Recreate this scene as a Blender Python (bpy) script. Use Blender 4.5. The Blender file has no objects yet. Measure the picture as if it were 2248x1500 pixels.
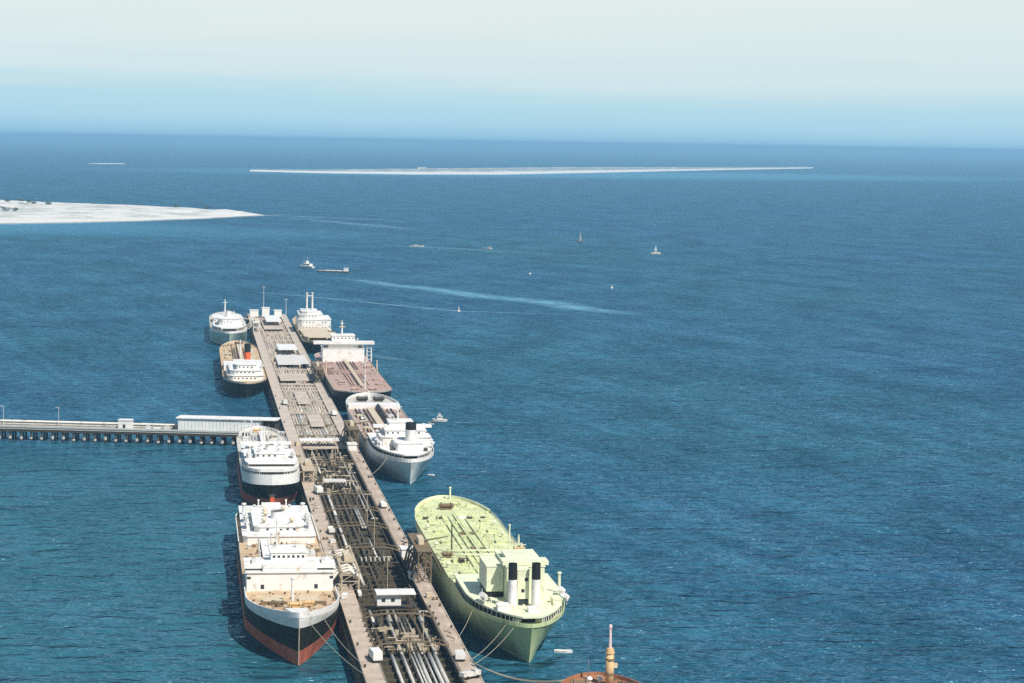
import bpy, math, random
from mathutils import Vector, noise as mnoise
random.seed(7)
R = math.radians
scene = bpy.context.scene
COL = scene.collection

# ------------------------------------------------------------------ camera, world, sun, exposure
CAM_H = 154.0
cam = bpy.data.cameras.new('camera')
cam.sensor_width = 36.0
cam.lens = 80.07
cam.clip_start = 1.0
cam.clip_end = 300000.0
cam_o = bpy.data.objects.new('camera', cam)
COL.objects.link(cam_o)
cam_o.location = (0, 0, CAM_H)
PITCH = math.atan((750 - 311) / 5000.0)
ROLL = R(0.95)
from mathutils import Matrix
cam_o.rotation_mode = 'QUATERNION'
cam_o.rotation_quaternion = (Matrix.Rotation(R(90) - PITCH, 3, 'X') @ Matrix.Rotation(ROLL, 3, 'Z')).to_quaternion()
scene.camera = cam_o

SUN_EL, SUN_AZ = R(50), R(38)     # azimuth measured from behind the camera towards the right
sun_dir = Vector((math.cos(SUN_EL) * math.sin(SUN_AZ), -math.cos(SUN_EL) * math.cos(SUN_AZ), math.sin(SUN_EL)))
sl = bpy.data.lights.new('sun', 'SUN')
sl.energy = 4.8
sl.angle = R(0.5)
sl.color = (1.0, 0.955, 0.89)
so = bpy.data.objects.new('sun', sl)
COL.objects.link(so)
so.location = (0, 0, 140)
so.rotation_euler = sun_dir.to_track_quat('Z', 'Y').to_euler()

world = bpy.data.worlds.new('World')
scene.world = world
world.use_nodes = True
wn, wl = world.node_tree.nodes, world.node_tree.links
wn.clear()
w_out = wn.new('ShaderNodeOutputWorld')
w_bg = wn.new('ShaderNodeBackground')
w_bg.inputs['Strength'].default_value = 0.10
sky = wn.new('ShaderNodeTexSky')
sky.sky_type = 'NISHITA'
sky.sun_disc = False
sky.sun_elevation = SUN_EL
sky.sun_rotation = math.atan2(sun_dir.x, sun_dir.y)
sky.air_density = 1.0
sky.dust_density = 2.0
# hazy horizon layer of the sky: pale above, bluer right at the sea's edge, same all round
w_tc = wn.new('ShaderNodeTexCoord')
w_sep = wn.new('ShaderNodeSeparateXYZ')
wl.new(w_tc.outputs['Generated'], w_sep.inputs[0])
w_ramp = wn.new('ShaderNodeValToRGB')
cr = w_ramp.color_ramp
SKY = [(0.0, (1.8, 4.25, 6.7)), (0.0034, (3.2, 5.9, 7.8)), (0.009, (4.0, 6.6, 8.1)), (0.016, (4.3, 6.85, 8.1)), (0.031, (6.0, 7.6, 8.1)), (0.065, (7.1, 7.95, 7.75)), (0.11, (6.5, 7.5, 7.8)), (0.25, (3.0, 4.5, 6.0)), (0.5, (1.1, 2.0, 3.4)), (1.0, (0.6, 1.2, 2.4))]
RAMP_EXP = 0.4
cr.elements[0].position = 0.0
cr.elements[1].position = 1.0
for pos, c in SKY[1:-1]:
    cr.elements.new(pos ** RAMP_EXP)
for el, (pos, c) in zip(cr.elements, SKY):
    el.color = (c[0] / 10, c[1] / 10, c[2] / 10, 1)
# thin uneven haze layers: the height that the ramp reads wavers a little
w_map = wn.new('ShaderNodeMapping')
w_map.inputs['Scale'].default_value = (2.2, 2.2, 45.0)
wl.new(w_tc.outputs['Generated'], w_map.inputs[0])
w_noise = wn.new('ShaderNodeTexNoise')
w_noise.inputs['Scale'].default_value = 2.0
w_noise.inputs['Detail'].default_value = 5
w_noise.inputs['Roughness'].default_value = 0.6
wl.new(w_map.outputs[0], w_noise.inputs['Vector'])
w_nr = wn.new('ShaderNodeMapRange')
w_nr.inputs[1].default_value = 0.25
w_nr.inputs[2].default_value = 0.75
w_nr.inputs[3].default_value = 0.72
w_nr.inputs[4].default_value = 1.28
wl.new(w_noise.outputs['Fac'], w_nr.inputs[0])
w_m1 = wn.new('ShaderNodeMath')
w_m1.operation = 'MULTIPLY'
wl.new(w_sep.outputs['Z'], w_m1.inputs[0])
wl.new(w_nr.outputs[0], w_m1.inputs[1])
w_m2 = wn.new('ShaderNodeMath')
w_m2.operation = 'MAXIMUM'
w_m2.inputs[1].default_value = 0.0
wl.new(w_m1.outputs[0], w_m2.inputs[0])
w_m3 = wn.new('ShaderNodeMath')
w_m3.operation = 'POWER'
w_m3.inputs[1].default_value = RAMP_EXP
wl.new(w_m2.outputs[0], w_m3.inputs[0])
wl.new(w_m3.outputs[0], w_ramp.inputs[0])
w_mul = wn.new('ShaderNodeMix')
w_mul.data_type = 'RGBA'
w_mul.blend_type = 'MULTIPLY'
w_mul.inputs[0].default_value = 1.0
wl.new(w_ramp.outputs[0], w_mul.inputs[6])
w_mul.inputs[7].default_value = (10, 10, 10, 1)
w_mix = wn.new('ShaderNodeMix')
w_mix.data_type = 'RGBA'
w_mix.inputs[0].default_value = 0.85
wl.new(sky.outputs[0], w_mix.inputs[6])
wl.new(w_mul.outputs[2], w_mix.inputs[7])
wl.new(w_mix.outputs[2], w_bg.inputs[0])
wl.new(w_bg.outputs[0], w_out.inputs[0])

scene.view_settings.view_transform = 'Standard'
scene.view_settings.look = 'None'
scene.view_settings.exposure = 0.2
scene.view_settings.gamma = 1.0
scene.view_settings.use_curve_mapping = False
scene.render.engine = 'CYCLES'
scene.cycles.use_denoising = False
scene.cycles.max_bounces = 5
scene.cycles.volume_bounces = 0
scene.cycles.transparent_max_bounces = 8
scene.cycles.sample_clamp_direct = 4.0
scene.cycles.sample_clamp_indirect = 2.0
scene.cycles.caustics_reflective = False
scene.cycles.caustics_refractive = False

# ------------------------------------------------------------------ helpers: frame of the pier
PA = math.atan(0.1424)                     # pier runs away, a little to the left
PD = Vector((-math.sin(PA), math.cos(PA), 0))
PE = Vector((math.cos(PA), math.sin(PA), 0))
PO = Vector((-23.6, 620.0, 0))


def P(u, v, z=0.0):
    return PO + PD * u + PE * v + Vector((0, 0, z))


# ------------------------------------------------------------------ materials
MATS = {}


def mat(name, col, rough=0.6, var=0.15, scale=0.5, rust=0.0, rustcol=(0.16, 0.07, 0.035), metal=0.0, streak=1.0, rscale=0.25):
    if name in MATS:
        return MATS[name]
    m = bpy.data.materials.new(name)
    m.use_nodes = True
    n, l = m.node_tree.nodes, m.node_tree.links
    b = n['Principled BSDF']
    b.inputs['Roughness'].default_value = rough
    b.inputs['Metallic'].default_value = metal
    b.inputs['Specular IOR Level'].default_value = 0.3
    tc = n.new('ShaderNodeTexCoord')
    mp = n.new('ShaderNodeMapping')
    mp.inputs['Scale'].default_value = (1, 1, streak)
    l.new(tc.outputs['Object'], mp.inputs[0])
    t = n.new('ShaderNodeTexNoise')
    t.inputs['Scale'].default_value = scale
    t.inputs['Detail'].default_value = 6
    t.inputs['Roughness'].default_value = 0.65
    l.new(mp.outputs[0], t.inputs['Vector'])
    r = n.new('ShaderNodeMapRange')
    r.inputs[1].default_value = 0.3
    r.inputs[2].default_value = 0.7
    r.inputs[3].default_value = 1 - var
    r.inputs[4].default_value = 1 + var * 0.6
    l.new(t.outputs['Fac'], r.inputs[0])
    mul = n.new('ShaderNodeMix')
    mul.data_type = 'RGBA'
    mul.blend_type = 'MULTIPLY'
    mul.inputs[0].default_value = 1
    mul.inputs[6].default_value = (*col, 1)
    l.new(r.outputs[0], mul.inputs[7])
    outc = mul.outputs[2]
    if rust > 0:
        t2 = n.new('ShaderNodeTexNoise')
        t2.inputs['Scale'].default_value = rscale
        t2.inputs['Detail'].default_value = 8
        t2.inputs['Roughness'].default_value = 0.7
        l.new(mp.outputs[0], t2.inputs['Vector'])
        r2 = n.new('ShaderNodeMapRange')
        r2.inputs[1].default_value = 0.62 - rust * 0.25
        r2.inputs[2].default_value = 0.72 - rust * 0.15
        r2.inputs[4].default_value = 0.85
        l.new(t2.outputs['Fac'], r2.inputs[0])
        mx = n.new('ShaderNodeMix')
        mx.data_type = 'RGBA'
        l.new(r2.outputs[0], mx.inputs[0])
        l.new(outc, mx.inputs[6])
        mx.inputs[7].default_value = (*rustcol, 1)
        outc = mx.outputs[2]
    l.new(outc, b.inputs['Base Color'])
    MATS[name] = m
    return m


WHITE = mat('white_paint', (0.78, 0.76, 0.71), 0.5, 0.12, 0.4, 0.2, (0.42, 0.28, 0.16))
OFFWHITE = mat('offwhite_paint', (0.66, 0.64, 0.58), 0.55, 0.16, 0.4, 0.25, (0.38, 0.26, 0.15))
CREAM = mat('cream_paint', (0.62, 0.52, 0.36), 0.6, 0.2, 0.5, 0.2)
BLACKHULL = mat('black_hull_paint', (0.016, 0.015, 0.009), 0.68, 0.35, 0.15, 0.25, (0.055, 0.04, 0.022), streak=0.35)
OLIVEHULL = mat('dark_olive_hull_paint', (0.03, 0.032, 0.018), 0.65, 0.35, 0.15, 0.3, (0.07, 0.055, 0.03), streak=0.35)
REDBOOT = mat('red_boot_paint', (0.52, 0.14, 0.075), 0.65, 0.3, 0.2, 0.3, (0.22, 0.09, 0.05), streak=0.5)
ORANGE = mat('orange_paint', (0.75, 0.13, 0.03), 0.55, 0.15, 0.5)
GREENHULL = mat('pale_green_hull_paint', (0.55, 0.62, 0.32), 0.5, 0.24, 0.12, 0.32, (0.2, 0.2, 0.1), streak=0.35)
GREENDECK = mat('pale_green_deck', (0.63, 0.67, 0.36), 0.75, 0.24, 0.15, 0.42, (0.30, 0.27, 0.13))
GREENWHITE = mat('pale_green_white_paint', (0.72, 0.74, 0.52), 0.55, 0.12, 0.3, 0.1, (0.38, 0.36, 0.2))
GREYHULL = mat('pale_grey_hull_paint', (0.68, 0.72, 0.67), 0.5, 0.15, 0.12, 0.15, (0.28, 0.24, 0.17), streak=0.35)
MINTHULL = mat('grey_green_hull_paint', (0.50, 0.60, 0.50), 0.5, 0.15, 0.12, 0.15, (0.2, 0.2, 0.14), streak=0.35)
TANDECK = mat('tan_deck', (0.56, 0.41, 0.25), 0.8, 0.25, 0.2, 0.35, (0.34, 0.19, 0.10))
PINKDECK = mat('pink_brown_deck', (0.45, 0.32, 0.265), 0.8, 0.2, 0.12, 0.4, (0.27, 0.125, 0.075))
GREYDECK = mat('pale_grey_deck', (0.55, 0.52, 0.46), 0.8, 0.22, 0.2, 0.35, (0.38, 0.26, 0.15))
REDDECK = mat('red_brown_deck', (0.38, 0.17, 0.085), 0.8, 0.25, 0.2, 0.35, (0.26, 0.12, 0.05))
BLACK = mat('black_paint', (0.015, 0.015, 0.013), 0.5, 0.2, 1.0)
DARKGLASS = mat('dark_window_glass', (0.03, 0.04, 0.045), 0.15, 0.1, 1.0)
DARKSTEEL = mat('dark_steel', (0.07, 0.06, 0.045), 0.6, 0.3, 0.8, 0.3)
RUSTSTEEL = mat('rusty_steel', (0.20, 0.15, 0.085), 0.7, 0.35, 0.5, 0.5, (0.12, 0.06, 0.03))
BUFF = mat('buff_mast_paint', (0.62, 0.42, 0.21), 0.55, 0.15, 0.6, 0.15)
CONCRETE = mat('pier_concrete', (0.53, 0.43, 0.33), 0.85, 0.3, 0.12, 0.5, (0.30, 0.21, 0.16))
CONCRETE2 = mat('pier_concrete_far', (0.52, 0.44, 0.355), 0.85, 0.22, 0.10, 0.3, (0.36, 0.28, 0.2))
TIMBER = mat('dark_timber', (0.055, 0.042, 0.026), 0.85, 0.4, 0.3)
FENDER = mat('fender_timber', (0.20, 0.155, 0.10), 0.85, 0.35, 0.4)
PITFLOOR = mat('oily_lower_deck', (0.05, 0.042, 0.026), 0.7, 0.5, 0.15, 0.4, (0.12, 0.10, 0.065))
PIPEWHITE = mat('pipe_white', (0.66, 0.62, 0.54), 0.45, 0.15, 0.4, 0.25, (0.3, 0.2, 0.12))
PIPEGREY = mat('pipe_grey', (0.42, 0.39, 0.33), 0.5, 0.25, 0.3, 0.4, (0.22, 0.15, 0.09))
PIPERUST = mat('pipe_rust', (0.12, 0.098, 0.06), 0.6, 0.35, 0.3, 0.5, (0.09, 0.055, 0.03))
HOSE = mat('tan_hose', (0.48, 0.40, 0.28), 0.7, 0.25, 0.8, 0.2)
ROPE = mat('mooring_rope', (0.42, 0.38, 0.28), 0.9, 0.2, 1.0)
TRESTLECON = mat('trestle_concrete', (0.50, 0.49, 0.44), 0.85, 0.2, 0.2, 0.2, (0.34, 0.29, 0.22))
SHEDWALL = mat('shed_white_sheet', (0.70, 0.71, 0.68), 0.6, 0.10, 0.3, 0.15, (0.45, 0.38, 0.28))
DIRTSTEEL = mat('oily_brown_steel', (0.105, 0.085, 0.05), 0.7, 0.35, 0.5, 0.4, (0.06, 0.042, 0.025))
PINKPAINT = mat('buoy_pink_white', (0.75, 0.60, 0.58), 0.5, 0.1, 1.0)
SAIL = mat('sail_cloth', (0.55, 0.56, 0.55), 0.9, 0.1, 0.3)
DHOWWOOD = mat('dhow_wood', (0.36, 0.29, 0.19), 0.8, 0.25, 0.4)


# ------------------------------------------------------------------ helpers: mesh building
class MB:
    def __init__(self):
        self.v, self.f = [], []

    def face(self, pts):
        i = len(self.v)
        self.v += [tuple(p) for p in pts]
        self.f.append(tuple(range(i, i + len(pts))))

    def box(self, x0, x1, y0, y1, z0, z1):
        i = len(self.v)
        if x0 > x1: x0, x1 = x1, x0
        if y0 > y1: y0, y1 = y1, y0
        self.v += [(x0, y0, z0), (x1, y0, z0), (x1, y1, z0), (x0, y1, z0), (x0, y0, z1), (x1, y0, z1), (x1, y1, z1), (x0, y1, z1)]
        for q in ((0, 3, 2, 1), (4, 5, 6, 7), (0, 1, 5, 4), (1, 2, 6, 5), (2, 3, 7, 6), (3, 0, 4, 7)):
            self.f.append(tuple(i + k for k in q))
        return self

    def prism(self, poly, z0, z1):
        """closed polygon (counter-clockwise) pulled up from z0 to z1; z may be a function of (x, y)"""
        fz0 = z0 if callable(z0) else (lambda x, y: z0)
        fz1 = z1 if callable(z1) else (lambda x, y: z1)
        area = sum(poly[k][0] * poly[(k + 1) % len(poly)][1] - poly[(k + 1) % len(poly)][0] * poly[k][1] for k in range(len(poly)))
        if area < 0:
            poly = poly[::-1]
        n, i = len(poly), len(self.v)
        self.v += [(x, y, fz0(x, y)) for x, y in poly] + [(x, y, fz1(x, y)) for x, y in poly]
        self.f.append(tuple(i + k for k in range(n - 1, -1, -1)))
        self.f.append(tuple(i + n + k for k in range(n)))
        for k in range(n):
            j = (k + 1) % n
            self.f.append((i + k, i + j, i + n + j, i + n + k))
        return self

    def tube(self, pts, r, n=6, caps=True):
        pts = [Vector(p) for p in pts]
        rr = r if isinstance(r, (list, tuple)) else [r] * len(pts)
        base = len(self.v)
        for k, p in enumerate(pts):
            t = (pts[min(k + 1, len(pts) - 1)] - pts[max(k - 1, 0)]).normalized()
            a = Vector((0, 0, 1)) if abs(t.z) < 0.9 else Vector((1, 0, 0))
            x = t.cross(a).normalized()
            y = t.cross(x).normalized()
            for q in range(n):
                th = 2 * math.pi * q / n
                self.v.append(tuple(p + x * (rr[k] * math.cos(th)) + y * (rr[k] * math.sin(th))))
        for k in range(len(pts) - 1):
            for q in range(n):
                a, b = base + k * n + q, base + k * n + (q + 1) % n
                self.f.append((a, a + n, b + n, b))
        if caps:
            self.f.append(tuple(base + q for q in range(n)))
            e = base + (len(pts) - 1) * n
            self.f.append(tuple(e + q for q in range(n - 1, -1, -1)))
        return self

    def cyl(self, x, y, z0, z1, r0, r1=None, n=10):
        return self.tube([(x, y, z0), (x, y, z1)], [r0, r0 if r1 is None else r1], n)

    def build(self, name, m, parent=None, smooth=False, loc=None, rot=None):
        me = bpy.data.meshes.new(name)
        me.from_pydata(self.v, [], self.f)
        me.update()
        if smooth:
            me.polygons.foreach_set('use_smooth', [True] * len(me.polygons))
        me.materials.append(m)
        o = bpy.data.objects.new(name, me)
        COL.objects.link(o)
        if parent: o.parent = parent
        if loc is not None: o.location = loc
        if rot is not None: o.rotation_euler = (0, 0, rot)
        return o


def tag(o, label, cat, group=None, kind=None):
    if label: o['label'] = label
    if cat: o['category'] = cat
    if group: o['group'] = group
    if kind: o['kind'] = kind
    return o


def empty(name, label, cat, loc, rot=0.0, group=None):
    o = bpy.data.objects.new(name, None)
    COL.objects.link(o)
    o.location = loc
    o.rotation_euler = (0, 0, rot)
    o.empty_display_size = 2
    return tag(o, label, cat, group)


def copy_thing(o, loc, rot=None, label=None, parent=None):
    c = o.copy()
    COL.objects.link(c)
    if loc is not None: c.location = loc
    if rot is not None: c.rotation_euler = (0, 0, rot)
    if parent: c.parent = parent
    if label: c['label'] = label
    for ch in list(o.children):
        copy_thing(ch, None, None, None, c)
    return c


# ------------------------------------------------------------------ water
def make_water():
    m = bpy.data.materials.new('sea_water')
    m.use_nodes = True
    n, l = m.node_tree.nodes, m.node_tree.links
    n.clear()
    out = n.new('ShaderNodeOutputMaterial')
    geo = n.new('ShaderNodeNewGeometry')

    def mapped(rot, scale, loc=(0, 0, 0)):
        mp = n.new('ShaderNodeMapping')
        mp.vector_type = 'TEXTURE'
        mp.inputs['Location'].default_value = loc
        mp.inputs['Rotation'].default_value = (0, 0, rot)
        mp.inputs['Scale'].default_value = scale
        l.new(geo.outputs['Position'], mp.inputs[0])
        return mp.outputs[0]

    def noise(vec, detail=3, rough=0.55, dist=0.0):
        t = n.new('ShaderNodeTexNoise')
        t.inputs['Scale'].default_value = 1.0
        t.inputs['Detail'].default_value = detail
        t.inputs['Roughness'].default_value = rough
        t.inputs['Distortion'].default_value = dist
        l.new(vec, t.inputs['Vector'])
        return t.outputs['Fac']

    def rng(s, a, b, c, d):
        r = n.new('ShaderNodeMapRange')
        for k, v in zip((1, 2, 3, 4), (a, b, c, d)): r.inputs[k].default_value = v
        l.new(s, r.inputs[0])
        return r.outputs[0]

    def mixc(fac, a, b):
        x = n.new('ShaderNodeMix')
        x.data_type = 'RGBA'
        for inp, val in ((x.inputs[0], fac), (x.inputs[6], a), (x.inputs[7], b)):
            if hasattr(val, 'links'): l.new(val, inp)
            elif isinstance(val, tuple): inp.default_value = (*val, 1)
            else: inp.default_value = val
        return x.outputs[2]

    def math_(op, a, b=None):
        x = n.new('ShaderNodeMath')
        x.operation = op
        for inp, val in zip(x.inputs, (a, b)):
            if val is None: continue
            if hasattr(val, 'links'): l.new(val, inp)
            else: inp.default_value = val
        return x.outputs[0]

    # deep colour, drifting between teal and blue
    big = noise(mapped(0.3, (420, 900, 1)), 4, 0.6)
    body = mixc(rng(big, 0.38, 0.62, 0, 1), (0.014, 0.088, 0.122), (0.014, 0.076, 0.150))
    # wind streaks lying along the drift
    streak = noise(mapped(R(-58), (700, 42, 1)), 5, 0.62, 0.3)
    body = mixc(rng(streak, 0.48, 0.75, 0, 0.35), body, (0.022, 0.125, 0.205))
    streak2 = noise(mapped(R(-70), (160, 11, 1), (50, 20, 0)), 4, 0.6, 0.2)
    body = mixc(rng(streak2, 0.45, 0.75, 0, 0.75), body, (0.034, 0.165, 0.25))
    patch = noise(mapped(0.1, (60, 130, 1), (9, 4, 0)), 4, 0.65)
    body = mixc(rng(patch, 0.36, 0.6, 0.55, 0), body, (0.005, 0.036, 0.06))
    # pale shoals round the sand banks
    for (loc, rot, sc, colr, amt) in SHOALS:
        g = n.new('ShaderNodeVectorMath')
        g.operation = 'LENGTH'
        l.new(mapped(rot, sc, loc), g.inputs[0])
        wob = math_('ADD', g.outputs['Value'], rng(patch, 0.2, 0.8, -0.12, 0.12))
        body = mixc(rng(wob, 0.45, 1.0, amt, 0.0), body, colr)
    # wave crests seen as short dark dashes
    w1 = noise(mapped(R(-7), (15.0, 8.0, 1)), 3, 0.58, 0.4)
    w2 = noise(mapped(R(14), (48, 24, 1), (3, 7, 0)), 2, 0.5, 0.4)
    w3 = noise(mapped(R(-14), (6.0, 3.2, 1)), 2, 0.5)
    h = math_('ADD', math_('ADD', math_('MULTIPLY', w1, 9.0), math_('MULTIPLY', w2, 12.0)), math_('MULTIPLY', w3, 2.2))
    bump = n.new('ShaderNodeBump')
    bump.inputs['Strength'].default_value = 1.0
    bump.inputs['Distance'].default_value = 1.0
    l.new(h, bump.inputs['Height'])
    dif = n.new('ShaderNodeBsdfDiffuse')
    l.new(body, dif.inputs['Color'])
    l.new(bump.outputs[0], dif.inputs['Normal'])
    gl = n.new('ShaderNodeBsdfGlossy')
    gl.inputs['Color'].default_value = (0.50, 0.78, 1.0, 1)
    gl.inputs['Roughness'].default_value = 0.22
    l.new(bump.outputs[0], gl.inputs['Normal'])
    mx = n.new('ShaderNodeMixShader')
    fr = n.new('ShaderNodeFresnel')
    fr.inputs['IOR'].default_value = 1.33
    l.new(bump.outputs[0], fr.inputs['Normal'])
    l.new(math_('MULTIPLY', fr.outputs[0], math_('MULTIPLY', rng(streak, 0.3, 0.75, 0.55, 1.0), rng(patch, 0.3, 0.7, 0.7, 1.15))), mx.inputs[0])
    l.new(dif.outputs[0], mx.inputs[1])
    l.new(gl.outputs[0], mx.inputs[2])
    l.new(mx.outputs[0], out.inputs[0])
    g = MB()
    g.face([(-120000, -4000, 0), (120000, -4000, 0), (120000, 120000, 0), (-120000, 120000, 0)])
    o = g.build('water', m)
    o['kind'] = 'structure'
    return o


SHOALS = [((-1040, 3850, 0), R(-18), (560, 560, 1), (0.07, 0.25, 0.36), 0.7),
          ((-560, 3700, 0), R(-22), (420, 300, 1), (0.06, 0.22, 0.33), 0.4),
          ((-170, 760, 0), R(8), (230, 520, 1), (0.028, 0.125, 0.145), 0.55),
          ((500, 11300, 0), R(30), (3000, 1500, 1), (0.10, 0.32, 0.46), 0.6)]
make_water()

# ------------------------------------------------------------------ haze
hz = bpy.data.materials.new('haze_air')
hz.use_nodes = True
hn, hl = hz.node_tree.nodes, hz.node_tree.links
hn.clear()
ho = hn.new('ShaderNodeOutputMaterial')
hv = hn.new('ShaderNodeVolumePrincipled')
hv.inputs['Color'].default_value = (0.36, 0.71, 1.0, 1)
hv.inputs['Density'].default_value = 6.5e-5
hv.inputs['Anisotropy'].default_value = 0.0
hl.new(hv.outputs[0], ho.inputs['Volume'])
g = MB().box(-121000, 121000, -5000, 121000, -6, 158)
haze = g.build('haze', hz)
haze['kind'] = 'stuff'


# ------------------------------------------------------------------ sand islands
def sand_mat(name, col, scrub, amount, scale, low=0.50, beach=2.0):
    m = bpy.data.materials.new(name)
    m.use_nodes = True
    n, l = m.node_tree.nodes, m.node_tree.links
    b = n['Principled BSDF']
    b.inputs['Roughness'].default_value = 0.95
    b.inputs['Specular IOR Level'].default_value = 0.1
    geo = n.new('ShaderNodeNewGeometry')
    t = n.new('ShaderNodeTexNoise')
    t.inputs['Scale'].default_value = scale
    t.inputs['Detail'].default_value = 6
    t.inputs['Roughness'].default_value = 0.7
    l.new(geo.outputs['Position'], t.inputs['Vector'])
    sep = n.new('ShaderNodeSeparateXYZ')
    l.new(geo.outputs['Position'], sep.inputs[0])
    hr = n.new('ShaderNodeMapRange')          # scrub grows only above the beach
    hr.inputs[1].default_value = beach
    hr.inputs[2].default_value = beach + 2.0
    l.new(sep.outputs['Z'], hr.inputs[0])
    r = n.new('ShaderNodeMapRange')
    r.inputs[1].default_value = low
    r.inputs[2].default_value = low + 0.1
    r.inputs[4].default_value = amount
    l.new(t.outputs['Fac'], r.inputs[0])
    mu = n.new('ShaderNodeMath')
    mu.operation = 'MULTIPLY'
    l.new(r.outputs[0], mu.inputs[0])
    l.new(hr.outputs[0], mu.inputs[1])
    mx = n.new('ShaderNodeMix')
    mx.data_type = 'RGBA'
    l.new(mu.outputs[0], mx.inputs[0])
    mx.inputs[6].default_value = (*col, 1)
    mx.inputs[7].default_value = (*scrub, 1)
    wet = n.new('ShaderNodeMapRange')        # wet sand at the water's edge
    wet.inputs[1].default_value = 0.0
    wet.inputs[2].default_value = 0.9
    l.new(sep.outputs['Z'], wet.inputs[0])
    mw = n.new('ShaderNodeMix')
    mw.data_type = 'RGBA'
    l.new(wet.outputs[0], mw.inputs[0])
    mw.inputs[6].default_value = (0.42, 0.40, 0.35, 1)
    l.new(mx.outputs[2], mw.inputs[7])
    l.new(mw.outputs[2], b.inputs['Base Color'])
    return m


def island(name, near, far, hmax, m, rows=14, wob=0.3):
    """near / far: matched lists of ground points (x, y) along the two shores"""
    g = MB()
    nx = len(near)
    seg = 8
    cols = []
    for k in range(nx - 1):
        for s in range(seg):
            f = s / seg
            a = Vector((*near[k], 0)).lerp(Vector((*near[k + 1], 0)), f)
            b = Vector((*far[k], 0)).lerp(Vector((*far[k + 1], 0)), f)
            cols.append((a, b))
    cols.append((Vector((*near[-1], 0)), Vector((*far[-1], 0))))
    for ci, (a, b) in enumerate(cols):
        wd = (b - a).length
        wfac = min(1.0, wd / 250.0)
        for r in range(rows + 1):
            f = r / rows
            p = a.lerp(b, f)
            hgt = hmax * wfac * (math.sin(math.pi * f) ** 0.8) * (0.75 + wob * mnoise.noise(Vector((p.x / 90, p.y / 160, 1))) + 0.5 * wob * mnoise.noise(Vector((p.x / 30, p.y / 50, 3))))
            if r in (0, rows): hgt = -0.4
            g.v.append((p.x + 6 * mnoise.noise(Vector((p.x / 60, p.y / 60, 0))), p.y + 14 * mnoise.noise(Vector((p.x / 80, p.y / 80, 5))), hgt))
    for ci in range(len(cols) - 1):
        for r in range(rows):
            i = ci * (rows + 1) + r
            g.f.append((i, i + rows + 1, i + rows + 2, i + 1))
    o = g.build(name, m, smooth=True)
    o['kind'] = 'structure'
    return o


SAND = sand_mat('pale_sand', (0.70, 0.665, 0.60), (0.16, 0.20, 0.15), 0.5, 0.011, 0.47, 1.2)
SAND2 = sand_mat('far_sand_and_scrub', (0.80, 0.76, 0.68), (0.16, 0.20, 0.17), 0.8, 0.006, 0.36, 5.0)
island('sand_island', [(-1310, 3400), (-1165, 3579), (-1020, 3702), (-873, 3873), (-775, 3962), (-679, 4099), (-582, 4292), (-524, 4453), (-497, 4522)],
       [(-2080, 5560), (-1787, 5491), (-1493, 5419), (-1194, 5295), (-1008, 5153), (-836, 5051), (-695, 4906), (-570, 4688), (-499, 4545)], 6.5, SAND, 22, .75)
island('far_island', [(-1198, 10318), (-868, 10119), (-466, 10161), (-84, 10527), (397, 11719), (980, 13292), (1727, 15200), (2100, 16115)],
       [(-1215, 10500), (-942, 10980), (-558, 12155), (-106, 13224), (489, 14454), (1136, 15407), (1854, 16321), (2145, 16457)], 11.0, SAND2, 30)
island('sand_bar', [(-2245, 12000), (-2160, 12060), (-2090, 12200)], [(-2250, 12120), (-2190, 12330), (-2085, 12330)], 4.0, SAND2)
hsb = empty('beach_house', 'tiny pale building standing behind the beach of the far island', 'building', (-470, 11560, 4), .1)
MB().box(-22, 22, -10, 10, 0, 12).build('wall', WHITE, hsb)
MB().box(-23, 23, -11, 11, 12, 13.5).build('roof', OFFWHITE, hsb)
for x in (-14, 0, 14): MB().box(x - 3, x + 3, -10.2, -9.9, 3, 8).build('window', DARKGLASS, hsb)

BUSH = mat('scrub_leaves', (0.075, 0.10, 0.06), 0.9, 0.4, 0.6)
BARK = mat('scrub_bark', (0.14, 0.10, 0.07), 0.9, 0.3, 1.0)


def bush_mesh(seed, rx, h):
    rnd = random.Random(seed)
    mb = MB()
    lobes = [(rnd.uniform(-rx * .6, rx * .6), rnd.uniform(-rx * .6, rx * .6), rnd.uniform(h * .35, h * .7), rnd.uniform(rx * .35, rx * .6)) for _ in range(6)]
    for x, y, z, r in lobes:
        for k in range(60):
            d = Vector((rnd.gauss(0, 1), rnd.gauss(0, 1), rnd.gauss(0, 1))).normalized() * (r * rnd.uniform(.6, 1.05))
            c = Vector((x, y, z)) + Vector((d.x, d.y, d.z * .7))
            a = Vector((rnd.gauss(0, 1), rnd.gauss(0, 1), rnd.gauss(0, 1))).normalized() * rnd.uniform(.5, 1.1)
            b = a.cross(Vector((rnd.gauss(0, 1), rnd.gauss(0, 1), 1))).normalized() * rnd.uniform(.4, .9)
            mb.face([c - a, c - b * .6, c + a, c + b])
    return mb


def bush_trunk(seed, rx, h):
    rnd = random.Random(seed + 50)
    mb = MB()
    for k in range(4):
        mb.tube([(0, 0, -.5), (rnd.uniform(-rx, rx) * .3, rnd.uniform(-rx, rx) * .3, h * .3), (rnd.uniform(-rx, rx) * .6, rnd.uniform(-rx, rx) * .6, h * .6)], [.35, .25, .1], 5)
    return mb


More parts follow.
